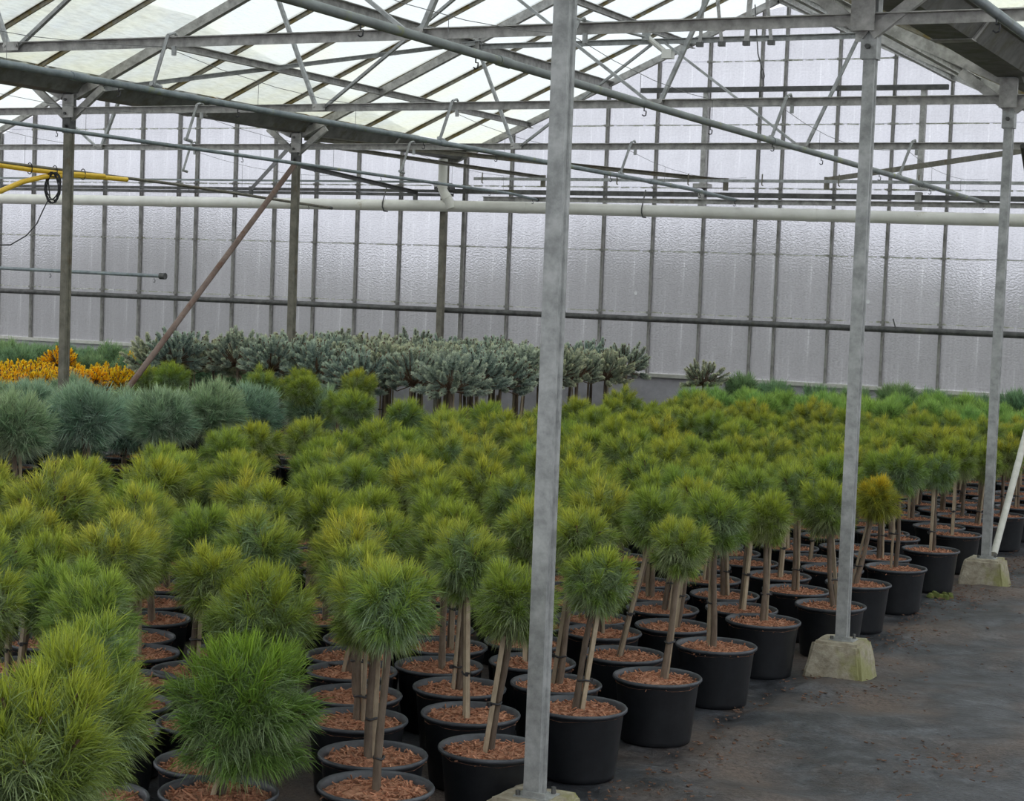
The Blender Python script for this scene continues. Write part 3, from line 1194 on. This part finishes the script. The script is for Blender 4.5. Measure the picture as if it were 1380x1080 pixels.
def pine_crown(seed, R=.13, nb=30, npb=290, L=.064, wd=.0021, young=(.36, .41, .045), mid=(.18, .28, .040), old=(.30, .38, .20), zmin=-.86, flat=1.0, upb=.5, droop=.5, mat=None):
    rs = np.random.RandomState(seed)
    dirs = fib_dirs(nb, zmin, rs)
    tips = dirs * (R - L * .75) * rs.uniform(.75, 1.12, nb)[:, None] * np.array([1, 1, flat])
    P, D, Ls, C = [], [], [], []
    for i in range(nb):
        d0 = dirs[i]
        td = d0 * .85 + np.array([0, 0, upb])
        td /= np.linalg.norm(td)
        u = np.cross(td, [.3, .5, .8])
        u /= np.linalg.norm(u)
        v = np.cross(td, u)
        n = int(npb * rs.uniform(.8, 1.2))
        q = rs.rand(n)                          # 0 at the shoot tip, 1 at its base
        th = np.radians(6 + 70 * q ** .75 + rs.normal(size=n) * 12)
        az = rs.uniform(0, 2 * PI, n)
        dd = td * np.cos(th)[:, None] + (u * np.cos(az)[:, None] + v * np.sin(az)[:, None]) * np.sin(th)[:, None]
        P.append(tips[i] - td * (q * .055 * R / .13)[:, None] + rs.normal(size=(n, 3)) * .007 * R / .13)
        D.append(dd)
        Ls.append(L * rs.uniform(.6, 1.12, n) * (.75 + .4 * q))
        y = np.clip((1 - q * 1.5) * np.clip(.12 + 1.25 * (d0[2] - .05), .08, 1.15) + rs.normal(size=n) * .12, 0, 1)[:, None]
        o = np.clip(q * 1.5 - .55 + rs.normal(size=n) * .18 + .3 * (d0[2] < .35), 0, 1)[:, None]
        c = np.array(mid) * (1 - y) + np.array(young) * y
        c = c * (1 - o) + np.array(old) * o
        C.append(c * rs.uniform(.62, 1.38, n)[:, None])
    P, D, Ls, C = np.concatenate(P), np.concatenate(D), np.concatenate(Ls), np.concatenate(C)
    dr = droop * (1.0 - .8 * np.clip(D[:, 2], 0, 1)) * np.where(P[:, 2] < R * .15, 1.5, .8)
    me = needle_mesh('pine_crown', P, D, Ls, np.full(len(P), wd), dr, C, mat or NEEDLE, rs)
    b = MB()
    for t in tips:
        b.tube([(0, 0, -R * .55), tuple(t * .5 + np.array([0, 0, -R * .16])), tuple(t)], [.006, .0045, .003], 5)
    return me, b.mesh('branches', TWIG)


def brush_crown(seed, nshoot, R, hflat, sl, nl, nper, wd, base, tipc, mat, upb, zmin=-.25, name='crown'):
    """stiff shoots clothed in short needles all round (spruces, golden dwarf conifers)"""
    rs = np.random.RandomState(seed)
    dirs = fib_dirs(nshoot, zmin, rs)
    P, D, C, b = [], [], [], MB()
    for i in range(nshoot):
        d = dirs[i]
        sd = d * .8 + np.array([0, 0, upb]) + rs.normal(size=3) * .15
        sd /= np.linalg.norm(sd)
        st = d * R * rs.uniform(.35, .85) * np.array([1, 1, hflat])
        ln = sl * rs.uniform(.7, 1.25)
        u = np.cross(sd, [.3, .8, .5])
        u /= np.linalg.norm(u)
        v = np.cross(sd, u)
        q = rs.rand(nper)
        az = rs.uniform(0, 2 * PI, nper)
        th = np.radians(62 - 45 * q ** 3 + rs.normal(size=nper) * 8)
        P.append(st + sd * (q * ln)[:, None])
        D.append(sd * np.cos(th)[:, None] + (u * np.cos(az)[:, None] + v * np.sin(az)[:, None]) * np.sin(th)[:, None])
        k = np.clip(q ** 2 + rs.normal(size=nper) * .1, 0, 1)[:, None]
        C.append((np.array(base) * (1 - k) + np.array(tipc) * k) * rs.uniform(.75, 1.2, nper)[:, None])
        b.tube([(0, 0, -R * hflat * .3), tuple(st), tuple(st + sd * ln)], [.005, .0035, .002], 5)
        b.tube([tuple(st + sd * ln), tuple(st + sd * (ln + .012))], .005, 5)
    P, D, C = np.concatenate(P), np.concatenate(D), np.concatenate(C)
    n = len(P)
    me = needle_mesh(name, P, D, nl * rs.uniform(.8, 1.15, n), np.full(n, wd), np.zeros(n), C, mat, rs)
    return me, b.mesh('branches', TWIG)


GREEN = [pine_crown(100 + k, R=.138 + .008 * (k % 3), nb=24 + 3 * (k % 4), npb=300, flat=1.0 + .07 * (k % 2),
                    young=[(.46, .49, .07), (.40, .46, .065), (.49, .51, .075), (.36, .44, .07), (.44, .48, .065), (.50, .50, .08)][k], mid=(.19, .285, .058), old=(.37, .44, .27)) for k in range(6)]
GREEN_BIG = [pine_crown(140 + k, R=.20, nb=44, npb=330, L=.074, wd=.0023, young=[(.25, .39, .05), (.34, .40, .045)][k], mid=[(.14, .25, .06), (.18, .26, .06)][k], old=(.32, .42, .25)) for k in range(2)]
GREEN_TIP = [pine_crown(150, R=.14, nb=26, npb=290, young=(.66, .50, .04), mid=(.28, .31, .035), old=(.27, .30, .09))]
GRASSY = [pine_crown(160 + k, R=.17, nb=26, npb=220, L=.095, wd=.0030, young=(.36, .54, .15), mid=(.24, .40, .11), old=(.30, .44, .19), upb=1.2, droop=.12) for k in range(3)]
BLUE = [pine_crown(170 + k, R=.30, nb=44, npb=210, L=.125, wd=.0042, young=(.38, .50, .34), mid=(.18, .30, .20), old=(.46, .57, .48), upb=.5, zmin=-.7, droop=.15, flat=.82, mat=NEEDLE_BLUE) for k in range(3)]
FARBLUE = [pine_crown(180 + k, R=.26, nb=34, npb=200, L=.11, wd=.0042, young=(.28, .41, .21), mid=(.17, .30, .16), old=(.28, .40, .27), upb=.9, droop=.12, flat=.85, mat=NEEDLE_BLUE) for k in range(3)]
SPRUCE = [brush_crown(190 + k, 62, .24, .75, .10, .030, 250, .0058, (.31, .38, .335), (.62, .68, .56), NEEDLE_SPRUCE, .42, -.6, 'spruce_crown') for k in range(3)]
GOLD = [brush_crown(200 + k, 110, .20, .70, .045, .016, 130, .0062, (1.0, .66, .025), (1.0, .86, .09), NEEDLE_GOLD, .6, -.35, 'golden_crown') for k in range(2)]

# pot, mulch, stem, stake, tie
b = MB()
b.lathe([(0, 0), (.118, 0), (.126, .006), (.128, .02), (.1475, .212), (.1505, .222)], 32)
POT_ME = b.mesh('pot', POT, 50)
b = MB()
b.lathe([(.149, .219), (.1575, .2205), (.160, .224), (.160, .229), (.157, .233), (.152, .232), (.1485, .226), (.141, .196)], 32)
RIM_ME = b.mesh('pot_rim', POT_RIM, 50)


def mulch_mesh(seed):
    rs = random.Random(seed)
    b = MB()
    n, m = 24, 6
    vs = [(0, 0, .222)]
    for i in range(1, m + 1):
        r = .149 * i / m
        for k in range(n):
            a = 2 * PI * k / n
            vs.append((r * math.cos(a), r * math.sin(a), .222 - .012 * (i / m) ** 2 + rs.uniform(-.004, .004)))
    fs = [(0, 1 + k, 1 + (k + 1) % n) for k in range(n)]
    for i in range(m - 1):
        for k in range(n):
            k2 = (k + 1) % n
            fs.append((1 + i * n + k, 1 + (i + 1) * n + k, 1 + (i + 1) * n + k2, 1 + i * n + k2))
    b.add(vs, fs)
    for k in range(260):
        r, a = .14 * math.sqrt(rs.random()), rs.uniform(0, 2 * PI)
        c = Vector((r * math.cos(a), r * math.sin(a), .2245 - .010 * (r / .149) ** 2))
        d = Vector((rs.uniform(-1, 1), rs.uniform(-1, 1), rs.uniform(-.35, .45))).normalized()
        l = rs.uniform(.006, .022)
        b.bar(c - d * l, c + d * l, rs.uniform(.002, .006), rs.uniform(.002, .004), (rs.uniform(-.4, .4), rs.uniform(-.4, .4), 1))
    return b.mesh('bark_mulch', BARK)


MULCH = [mulch_mesh(k) for k in range(3)]


def stem_mesh(seed, r0, r1):
    rs = random.Random(seed)
    b = MB()
    pts, rr = [], []
    for k in range(8):
        t = k / 7
        w = math.sin(t * PI) * .006
        pts.append((w * math.sin(seed + 3 * t), w * math.cos(seed * 2 + 4 * t), t))
        rr.append(r0 + (r1 - r0) * t + rs.uniform(-.0008, .0008))
    b.tube(pts, rr, 8)
    return b.mesh('stem', TRUNK, 60)


STEM = [stem_mesh(k, .0122, .0092) for k in range(3)]
b = MB()
b.bar((0, 0, -.05), (0, 0, 1), .016, .014, (0, 1, 0))
STAKE_SQ = b.mesh('stake', STAKE)
b = MB()
b.tube([(0, 0, -.05), (0, 0, .3), (0, 0, .32), (0, 0, .34), (0, 0, .66), (0, 0, .68), (0, 0, .70), (0, 0, 1)], [.0075, .007, .0085, .007, .0068, .0082, .0068, .0065], 8)
STAKE_RD = b.mesh('stake', STAKE, 50)
b = MB()
b.tube([(.021 * math.cos(a), .014 * math.sin(a), .002 * math.sin(3 * a)) for a in np.linspace(0, 2 * PI, 15)], .0035, 6)
b.box(.016, .03, -.005, .005, -.006, .006)
TIE_ME = b.mesh('plant_tie', BLACK_RUB)


def aim(d):
    return Vector(d).to_track_quat('Z', 'Y').to_euler()


COUNT = {}


def plant(kind, name, label, cat, group, x, y, crown, zc, off=(0, 0), cs=1.0, stake=True, rnd=None, pot_s=1.0, potted=True, stem_s=1.0):
    """one potted tree: Empty at the pot's foot, its parts parented to it"""
    rn = rnd or RND
    me, br = crown
    r = root(name, label, cat, (x, y, 0), group)
    if potted:
        p = new('pot', POT_ME, r, (0, 0, 0), (0, 0, rn.uniform(0, 6)), (pot_s,) * 3)
        new('rim', RIM_ME, p)
        new('bark_mulch', rn.choice(MULCH), r, (0, 0, 0), (0, 0, rn.uniform(0, 6)), (pot_s,) * 3)
    zb = .215 * pot_s
    c = Vector((off[0], off[1], zc))
    foot = Vector((rn.uniform(-.02, .02), rn.uniform(-.02, .02), zb - .01))
    d = c - foot
    ln = d.length - .02
    if ln > .05:
        e = aim(d)
        new('stem', rn.choice(STEM), r, foot, e, (stem_s, stem_s, ln))
        if stake:
            a = rn.uniform(0, 2 * PI)
            so = Vector((.022 * math.cos(a), .022 * math.sin(a), 0)) * stem_s
            f2 = foot + so
            d2 = (c + so * .8 - f2)
            new('stake', STAKE_SQ if rn.random() < .6 else STAKE_RD, r, f2, aim(d2), (1, 1, d2.length * rn.uniform(.8, .95)))
            f = rn.uniform(.2, .4)
            new('plant_tie', TIE_ME, r, foot + d * f + so * .5, (0, 0, a))
    s = cs
    rot = rn.uniform(0, 2 * PI)
    new('crown', me, r, c, (rn.uniform(-.1, .1), rn.uniform(-.1, .1), rot), (s, s, s))
    new('branches', br, r, c, (0, 0, rot), (s, s, s))
    COUNT[kind] = COUNT.get(kind, 0) + 1
    return r


def seen(x, y, z, mx=70, my=130):
    p = proj((x, y, z))
    return p is not None and -mx < p[0] < 1380 + mx and p[1] < 1080 + my


# ---- green ball pines: staggered rows, lattice step (-.207, .31), measured spots where the photo shows the pot
CHAIN_Y = [-3.65, -3.0, -2.4, -1.77, -1.17, -.42, .25, .90, 1.5, 2.19, 2.83, 3.41, 4.12, 4.77, 5.56, 6.38, 7.0, 7.62, 8.24, 8.86, 9.48]
SPOT = {(4, 2): (-.656, -.562), (4, 3): (-.849, -.328), (5, 0): (-.337, -.285), (5, 1): (-.517, .001), (5, 2): (-.776, .34), (5, 3): (-.962, .628),
        (5, 4): (-1.163, .943), (6, 0): (-.268, .269), (6, 1): (-.522, .619), (6, 2): (-.731, .935), (6, 3): (-.959, 1.205), (7, 0): (-.274, .912),
        (7, 1): (-.486, 1.187), (7, 2): (-.713, 1.469), (8, 0): (-.236, 1.506), (8, 1): (-.493, 1.804), (8, 2): (-.741, 2.171), (9, 0): (-.264, 2.193),
        (9, 1): (-.555, 2.478), (9, 2): (-.745, 2.832), (10, 0): (-.288, 2.835), (10, 1): (-.462, 3.058), (10, 2): (-.653, 3.37), (11, 0): (-.166, 3.413),
        (11, 1): (-.423, 3.715), (11, 2): (-.627, 4.084), (11, 3): (-.903, 4.414), (12, 0): (-.237, 4.117), (12, 1): (-.476, 4.487), (12, 2): (-.681, 4.772),
        (12, 3): (-.901, 5.117), (13, 0): (-.22, 4.767), (13, 1): (-.385, 5.096), (14, 0): (-.236, 5.588), (14, 1): (-.546, 5.944), (15, 0): (-.285, 6.391),
        (3, 0): (-.26, -1.75), (3, 1): (-.47, -1.40)}
#        crown offset x, y, centre height, scale, mesh
CROWN = {(5, 0): (.021, .011, .722, .98, 0), (6, 0): (.043, .021, .659, .95, 3), (7, 0): (.038, .019, .637, .90, 4), (8, 0): (.057, .028, .69, .88, 0),
         (9, 0): (-.018, -.009, .709, .95, 1), (10, 0): (.0, .0, .66, .86, 3), (11, 0): (-.033, -.016, .657, .95, 1), (12, 0): (.063, .031, .641, .92, 'tip'),
         (13, 0): (.0, .0, .725, .95, 1), (14, 0): (.014, .007, .66, .88, 4), (6, 1): (-.025, -.013, .705, .86, 5), (4, 2): (.056, .028, .455, 1.0, 'b0'),
         (4, 3): (.12, .06, .63, .82, 'b1'), (3, 0): (.0, .0, .62, .92, 'b1'), (3, 1): (.0, .0, .60, .98, 'b1')}
PICK = {(2, 7): (-1.582, -0.155, 0, 0, 0.662, 0.95), (2, 8): (-1.968, 0.085, 0, 0, 0.69, 0.95), (2, 10): (-2.33, 0.717, 0, 0, 0.681, 1.27), (2, 13): (-2.938, 1.616, 0, 0, 0.683, 1.0), (3, 4): (-1.173, -0.572, 0, 0, 0.674, 0.95), (3, 5): (-1.312, -0.216, 0, 0, 0.72, 0.95), (3, 8): (-1.954, 0.744, 0, 0, 0.691, 0.95), (3, 11): (-2.535, 1.601, 0, 0, 0.677, 1.3), (4, 2): (-0.656, -0.562, 0.123, 0.061, 0.702, 1.07), (4, 3): (-0.849, -0.328, -0.029, -0.014, 0.643, 0.95), (4, 4): (-1.13, 0.049, 0, 0, 0.66, 0.95), (4, 5): (-1.242, 0.464, 0, 0, 0.676, 0.99), (4, 6): (-1.599, 0.631, 0, 0, 0.683, 0.95), (4, 8): (-1.813, 1.34, 0, 0, 0.682, 1.05), (4, 11): (-2.661, 2.167, 0, 0, 0.631, 0.95), (4, 12): (-2.759, 2.566, 0, 0, 0.67, 0.95), (4, 13): (-3.042, 2.813, 0, 0, 0.731, 0.95), (4, 14): (-3.112, 3.175, 0, 0, 0.747, 0.95), (5, 2): (-0.776, 0.34, 0.005, 0.002, 0.649, 0.95), (5, 4): (-1.163, 0.943, 0.071, 0.035, 0.681, 0.95), (5, 6): (-1.425, 1.463, 0, 0, 0.691, 0.95), (5, 7): (-1.788, 1.718, 0, 0, 0.639, 0.95), (5, 8): (-2.012, 2.023, 0, 0, 0.685, 0.95), (5, 9): (-2.067, 2.427, 0, 0, 0.685, 0.95), (5, 11): (-2.598, 2.931, 0, 0, 0.655, 0.95), (5, 13): (-3.055, 3.533, 0, 0, 0.753, 0.95), (5, 14): (-3.088, 3.968, 0, 0, 0.653, 0.95), (6, 1): (-0.522, 0.619, -0.027, -0.013, 0.698, 0.95), (6, 5): (-1.311, 1.806, 0, 0, 0.644, 0.95), (6, 8): (-1.974, 2.748, 0, 0, 0.613, 1.1), (6, 10): (-2.388, 3.299, 0, 0, 0.685, 0.95), (6, 14): (-3.229, 4.569, 0, 0, 0.651, 1.15), (7, 1): (-0.486, 1.187, 0.057, 0.028, 0.727, 0.95), (7, 5): (-1.266, 2.401, 0, 0, 0.684, 0.95), (7, 7): (-1.755, 3.072, 0, 0, 0.624, 1.13), (7, 8): (-1.928, 3.417, 0, 0, 0.701, 0.95), (7, 10): (-2.418, 3.961, 0, 0, 0.64, 1.05), (7, 14): (-3.115, 5.204, 0, 0, 0.674, 1.27), (8, 1): (-0.493, 1.804, 0.084, 0.042, 0.745, 0.95), (8, 4): (-1.076, 2.738, 0, 0, 0.703, 0.95), (8, 6): (-1.404, 3.34, 0, 0, 0.751, 0.95), (8, 9): (-2.149, 4.276, 0, 0, 0.686, 0.95), (8, 12): (-2.836, 5.197, 0, 0, 0.627, 0.95), (8, 13): (-2.897, 5.49, 0, 0, 0.692, 1.16), (8, 14): (-3.175, 5.856, 0, 0, 0.738, 0.95), (9, 1): (-0.555, 2.478, 0.055, 0.027, 0.719, 0.95), (9, 2): (-0.745, 2.832, 0.062, 0.031, 0.725, 0.95), (9, 4): (-1.096, 3.454, 0, 0, 0.7, 0.95), (9, 5): (-1.332, 3.695, 0, 0, 0.611, 1.07), (9, 6): (-1.482, 4.122, 0, 0, 0.739, 0.95), (9, 9): (-2.1, 4.986, 0, 0, 0.677, 1.07), (10, 4): (-1.06, 4.129, 0, 0, 0.665, 0.95), (10, 6): (-1.471, 4.679, 0, 0, 0.69, 0.95), (10, 11): (-2.535, 6.194, 0, 0, 0.731, 0.95), (10, 14): (-3.121, 7.157, 0, 0, 0.721, 1.03), (11, 6): (-1.523, 5.24, 0, 0, 0.661, 0.95), (11, 9): (-2.14, 6.237, 0, 0, 0.67, 0.99), (11, 12): (-2.736, 7.112, 0, 0, 0.635, 1.01), (11, 14): (-3.056, 7.789, 0, 0, 0.751, 0.99), (12, 9): (-2.13, 6.842, 0, 0, 0.715, 0.97), (12, 14): (-3.114, 8.475, 0, 0, 0.65, 0.96), (13, 13): (-2.889, 8.851, 0, 0, 0.717, 1.02)}
sites = []
for k, y0 in enumerate(CHAIN_Y):
    for i in range(15):
        rn = random.Random(k * 100 + i)
        x, y = -.25 - .207 * i + rn.uniform(-.035, .035), y0 + .31 * i + rn.uniform(-.05, .05)
        if (k, i) in SPOT:
            x, y = SPOT[(k, i)]
        elif (k, i) in PICK:
            x, y = PICK[(k, i)][:2]
        if k <= 4 and i < 2 and k != 3:
            continue
        far = 9.15 + .25 * max(0, min(1, (x + 3.2) / 3))
        if y > far or y < -1.9:
            continue
        if not seen(x, y, .6, 75, 160):
            continue
        sites.append((i, y, k, x, rn))
byrow = {}
for s_ in sorted(sites, key=lambda q: (q[0], q[1])):
    byrow.setdefault(s_[0], []).append(s_)
for i, row in byrow.items():
    for j, (i_, y, k, x, rn) in enumerate(row):
        if (k, i) in CROWN:
            ox, oy, zc, cs, cm = CROWN[(k, i)]
            cs *= 1.14
        elif (k, i) in PICK:
            ox, oy, zc, cs = PICK[(k, i)][2:]
            cs, cm = cs * 1.13, rn.randrange(6)
        else:
            ox, oy = rn.uniform(-.04, .04), rn.uniform(-.04, .04)
            zc, cs, cm = rn.gauss(.66, .03), rn.uniform(.98, 1.2), rn.randrange(6)
        crown = GREEN_TIP[0] if cm == 'tip' else GREEN_BIG[int(cm[1])] if isinstance(cm, str) else GREEN[cm]
        rowname = 'aisle-edge row' if i == 0 else ORD[i + 1] + ' row from the aisle'
        look = {'tip': 'orange-tipped', 'b0': 'big bright green', 'b1': 'big bushy'}.get(cm, 'yellow-green' if cm in (0, 2, 4, 5) else 'green')
        lab = f'{look} ball pine, {rowname}, {ORD[j + 1]} counting towards the gable'
        plant('green', 'potted_ball_pine', lab, 'potted tree', 'ball pines in the main block', x, y, crown, zc, (ox, oy), cs, True, rn)

# yellow-green pines standing behind the gap, around the blue pines
for n_, (x, y, zc, cs) in enumerate(((-3.71, 5.73, .72, 1.25), (-4.30, 6.08, .72, 1.2), (-5.0, 7.27, .80, 1.1), (-5.15, 6.75, .77, 1.1), (-5.51, 7.30, .79, 1.15), (-5.42, 6.60, .80, 1.1), (-5.75, 7.5, .74, 1.0),
                                     (-6.3, 6.7, .80, 1.15), (-6.9, 7.2, .74, 1.0), (-4.75, 6.6, .70, 1.0))):
    rn = random.Random(900 + n_)
    plant('green', 'potted_ball_pine', f'yellow-green ball pine standing between blue pines and spruces, {ORD[n_ + 1]} from the aisle side' if n_ else
          'round yellow-green ball pine alone at the gap before the spruces', 'potted tree', 'ball pines behind the blue pines', x, y, GREEN[n_ % 6], zc, (0, 0), cs, True, rn)

# ---- blue pines
BL = [(-5.3, 3.86, .62), (-5.3, 4.50, .65), (-5.3, 5.25, .60), (-5.3, 5.87, .61), (-5.3, 6.36, .60), (-5.1, 6.85, .58), (-5.35, 3.3, .60)]
for n_, (x, y, z) in enumerate(BL):
    rn = random.Random(300 + n_)
    plant('blue', 'blue_ball_pine', f'bushy blue-grey pine, front row of the blue block, {ORD[n_ + 2] if n_ < 6 else ORD[1]} counting towards the gable',
          'potted tree', 'blue pines in the front row of their block', x, y, BLUE[n_ % 3], z + .05, (rn.uniform(-.03, .03), 0), rn.uniform(.88, 1.0), True, rn, 1.15, True, 1.4)
m_ = 0
for rr_, x in enumerate((-5.85, -6.4, -6.98, -7.55, -8.1)):
    cnt = 0
    for k in range(9):
        y = 3.9 + .42 * rr_ + k * .58 + (.2 if rr_ % 2 else 0)
        if y > 6.45 + .28 * rr_ or not seen(x, y, .7) or abs(x + 6.75) < .16 and abs(y - 6) < .16:
            continue
        cnt += 1
        rn = random.Random(400 + m_)
        m_ += 1
        plant('blue', 'blue_ball_pine', f'bushy blue-grey pine, {ORD[rr_ + 2]} row of the blue block, {ORD[cnt]} counting towards the gable', 'potted tree', 'blue pines behind the front row',
              x + rn.uniform(-.05, .05), y + rn.uniform(-.05, .05), BLUE[m_ % 3], rn.gauss(.53, .03), (0, 0), rn.uniform(.85, 1.0), True, rn, 1.1, True, 1.4)

# ---- grafted blue spruces near the gable
m_ = 0
for a in range(8):
    for c in range(8):
        x, y = -4.42 - .44 * a, 7.55 + .50 * c + .22 * (a % 2) + .05 * a
        if y > 11.35:
            continue
        rn = random.Random(500 + m_)
        m_ += 1
        plant('spruce', 'grafted_spruce', f'blue-grey grafted spruce, {ORD[a + 1]} row from the ball pines, {ORD[c + 1]} counting towards the gable', 'potted tree', 'spruces before the gable',
              x + rn.uniform(-.06, .06), y + rn.uniform(-.06, .06), SPRUCE[m_ % 3], rn.gauss(.88, .03), (0, 0), rn.uniform(.92, 1.1), True, rn, 1.0, True, 1.3)
plant('spruce', 'grafted_spruce', 'small dark spruce standing alone against the gable, apart from the other spruces', 'potted tree', 'spruces before the gable', -3.72, 11.25, SPRUCE[1], .82, (0, 0), .8, True, random.Random(5))

# ---- golden dwarf conifers at left
m_ = 0
for a in range(5):
    for c in range(9):
        x, y = -9.0 - .36 * a, 7.7 + .34 * c + .15 * (a % 2)
        rn = random.Random(600 + m_)
        big = m_ in (16, 33, 27)
        m_ += 1
        if not seen(x, y, .4, 30):
            continue
        plant('gold', 'golden_conifer', f'golden dwarf conifer behind the blue pines, {ORD[a + 1]} row back, {ORD[c + 1]} counting towards the gable', 'potted plant', 'golden dwarf conifers',
              x + rn.uniform(-.05, .05), y + rn.uniform(-.05, .05), GOLD[m_ % 2], .53 + rn.uniform(-.03, .03) + (.12 if big else 0), (0, 0), rn.uniform(1.0, 1.2), False, rn)

# ---- bluish pines along the gable, left
m_ = 0
for a in range(4):
    for c in range(13):
        x, y = -7.75 - .46 * c + .2 * (a % 2), 11.5 - .46 * a
        rn = random.Random(700 + m_)
        m_ += 1
        if not seen(x, y, .6, 40) or (a > 1 and x > -8.1):
            continue
        plant('far', 'dwarf_mountain_pine', f'soft blue-green pine behind the golden conifers, {ORD[a + 1]} row from the gable, {ORD[c + 1]} from the downpipe', 'potted tree', 'pines behind the golden conifers',
              x + rn.uniform(-.06, .06), y + rn.uniform(-.06, .06), FARBLUE[m_ % 3], rn.gauss(.60, .03), (0, 0), rn.uniform(.9, 1.1), False, rn)
# ---- bluish pines along the gable, right
m_ = 0
for c in range(12):
    x, y = .55 - .36 * c, 11.35 + (.12 if c % 2 else 0)
    rn = random.Random(760 + c)
    plant('far', 'dwarf_mountain_pine', f'blue-green pine against the gable behind bright green pines, {ORD[c + 1]} from the aisle side', 'potted tree', 'pines against the gable behind the bright green ones',
          x, y, FARBLUE[c % 3], .70 + rn.uniform(-.04, .04), (0, 0), rn.uniform(.8, .95), False, rn)
# ---- bright green grassy pines at the back right
m_ = 0
for a in range(5):
    for c in range(12):
        x, y = .45 - .34 * c + .17 * (a % 2), 9.75 + .33 * a
        if x < -3.55 or x > .2:
            continue
        rn = random.Random(800 + m_)
        m_ += 1
        if not seen(x, y, .6, 40):
            continue
        plant('grassy', 'young_green_pine', f'bright grassy green young pine, {ORD[a + 1]} row behind the ball pines, {ORD[c + 1]} from the aisle', 'potted tree', 'bright green young pines',
              x + rn.uniform(-.05, .05), y + rn.uniform(-.05, .05), GRASSY[m_ % 3], rn.gauss(.66, .03), (0, 0), rn.uniform(.9, 1.1), True, rn)
print('PLANTS', COUNT)

# ------------------------------------------------------------------ litter on the aisle
rs = random.Random(42)
b = MB()
for k in range(1500):
    if k < 1000:
        x, y = rs.gauss(-.02, .10), rs.uniform(-.3, 8)
    elif k < 1250:
        bx, by = rs.choice([(.10, 2.75), (.05, 5.9), (.75, 1.75), (-.12, 5.35)])
        x, y = rs.gauss(bx, .10), rs.gauss(by, .10)
    else:
        x, y = rs.uniform(0, 1.6), rs.uniform(.3, 8)
    if x < -.16:
        continue
    c = Vector((x, y, .010))
    d = Vector((rs.uniform(-1, 1), rs.uniform(-1, 1), rs.uniform(-.15, .15))).normalized()
    l = rs.uniform(.003, .011)
    b.bar(c - d * l, c + d * l, rs.uniform(.002, .008), .003)
o = new('bark_litter', b.mesh('bark_litter', LITTER))
o['kind'] = 'stuff'
thing(o, 'scattered bark chips and debris on the black ground fabric of the aisle', 'litter')
b = MB()
for k in range(9):
    a = k * .7
    c = Vector((-.12 + .05 * math.cos(a * 2), 5.38 + .05 * math.sin(a * 3), .012))
    b.tube([c + Vector((0, 0, -.01)), c + Vector((.004, 0, .012))], [.025, .012], 7)
moss_mat = mat_metal('green_moss', (.07, .09, .02), (.14, .16, .035), .95, 0)
thing(new('moss_clump', b.mesh('moss_clump', moss_mat, 60)), 'small clump of green moss at the foot of a pot by the aisle', 'moss')
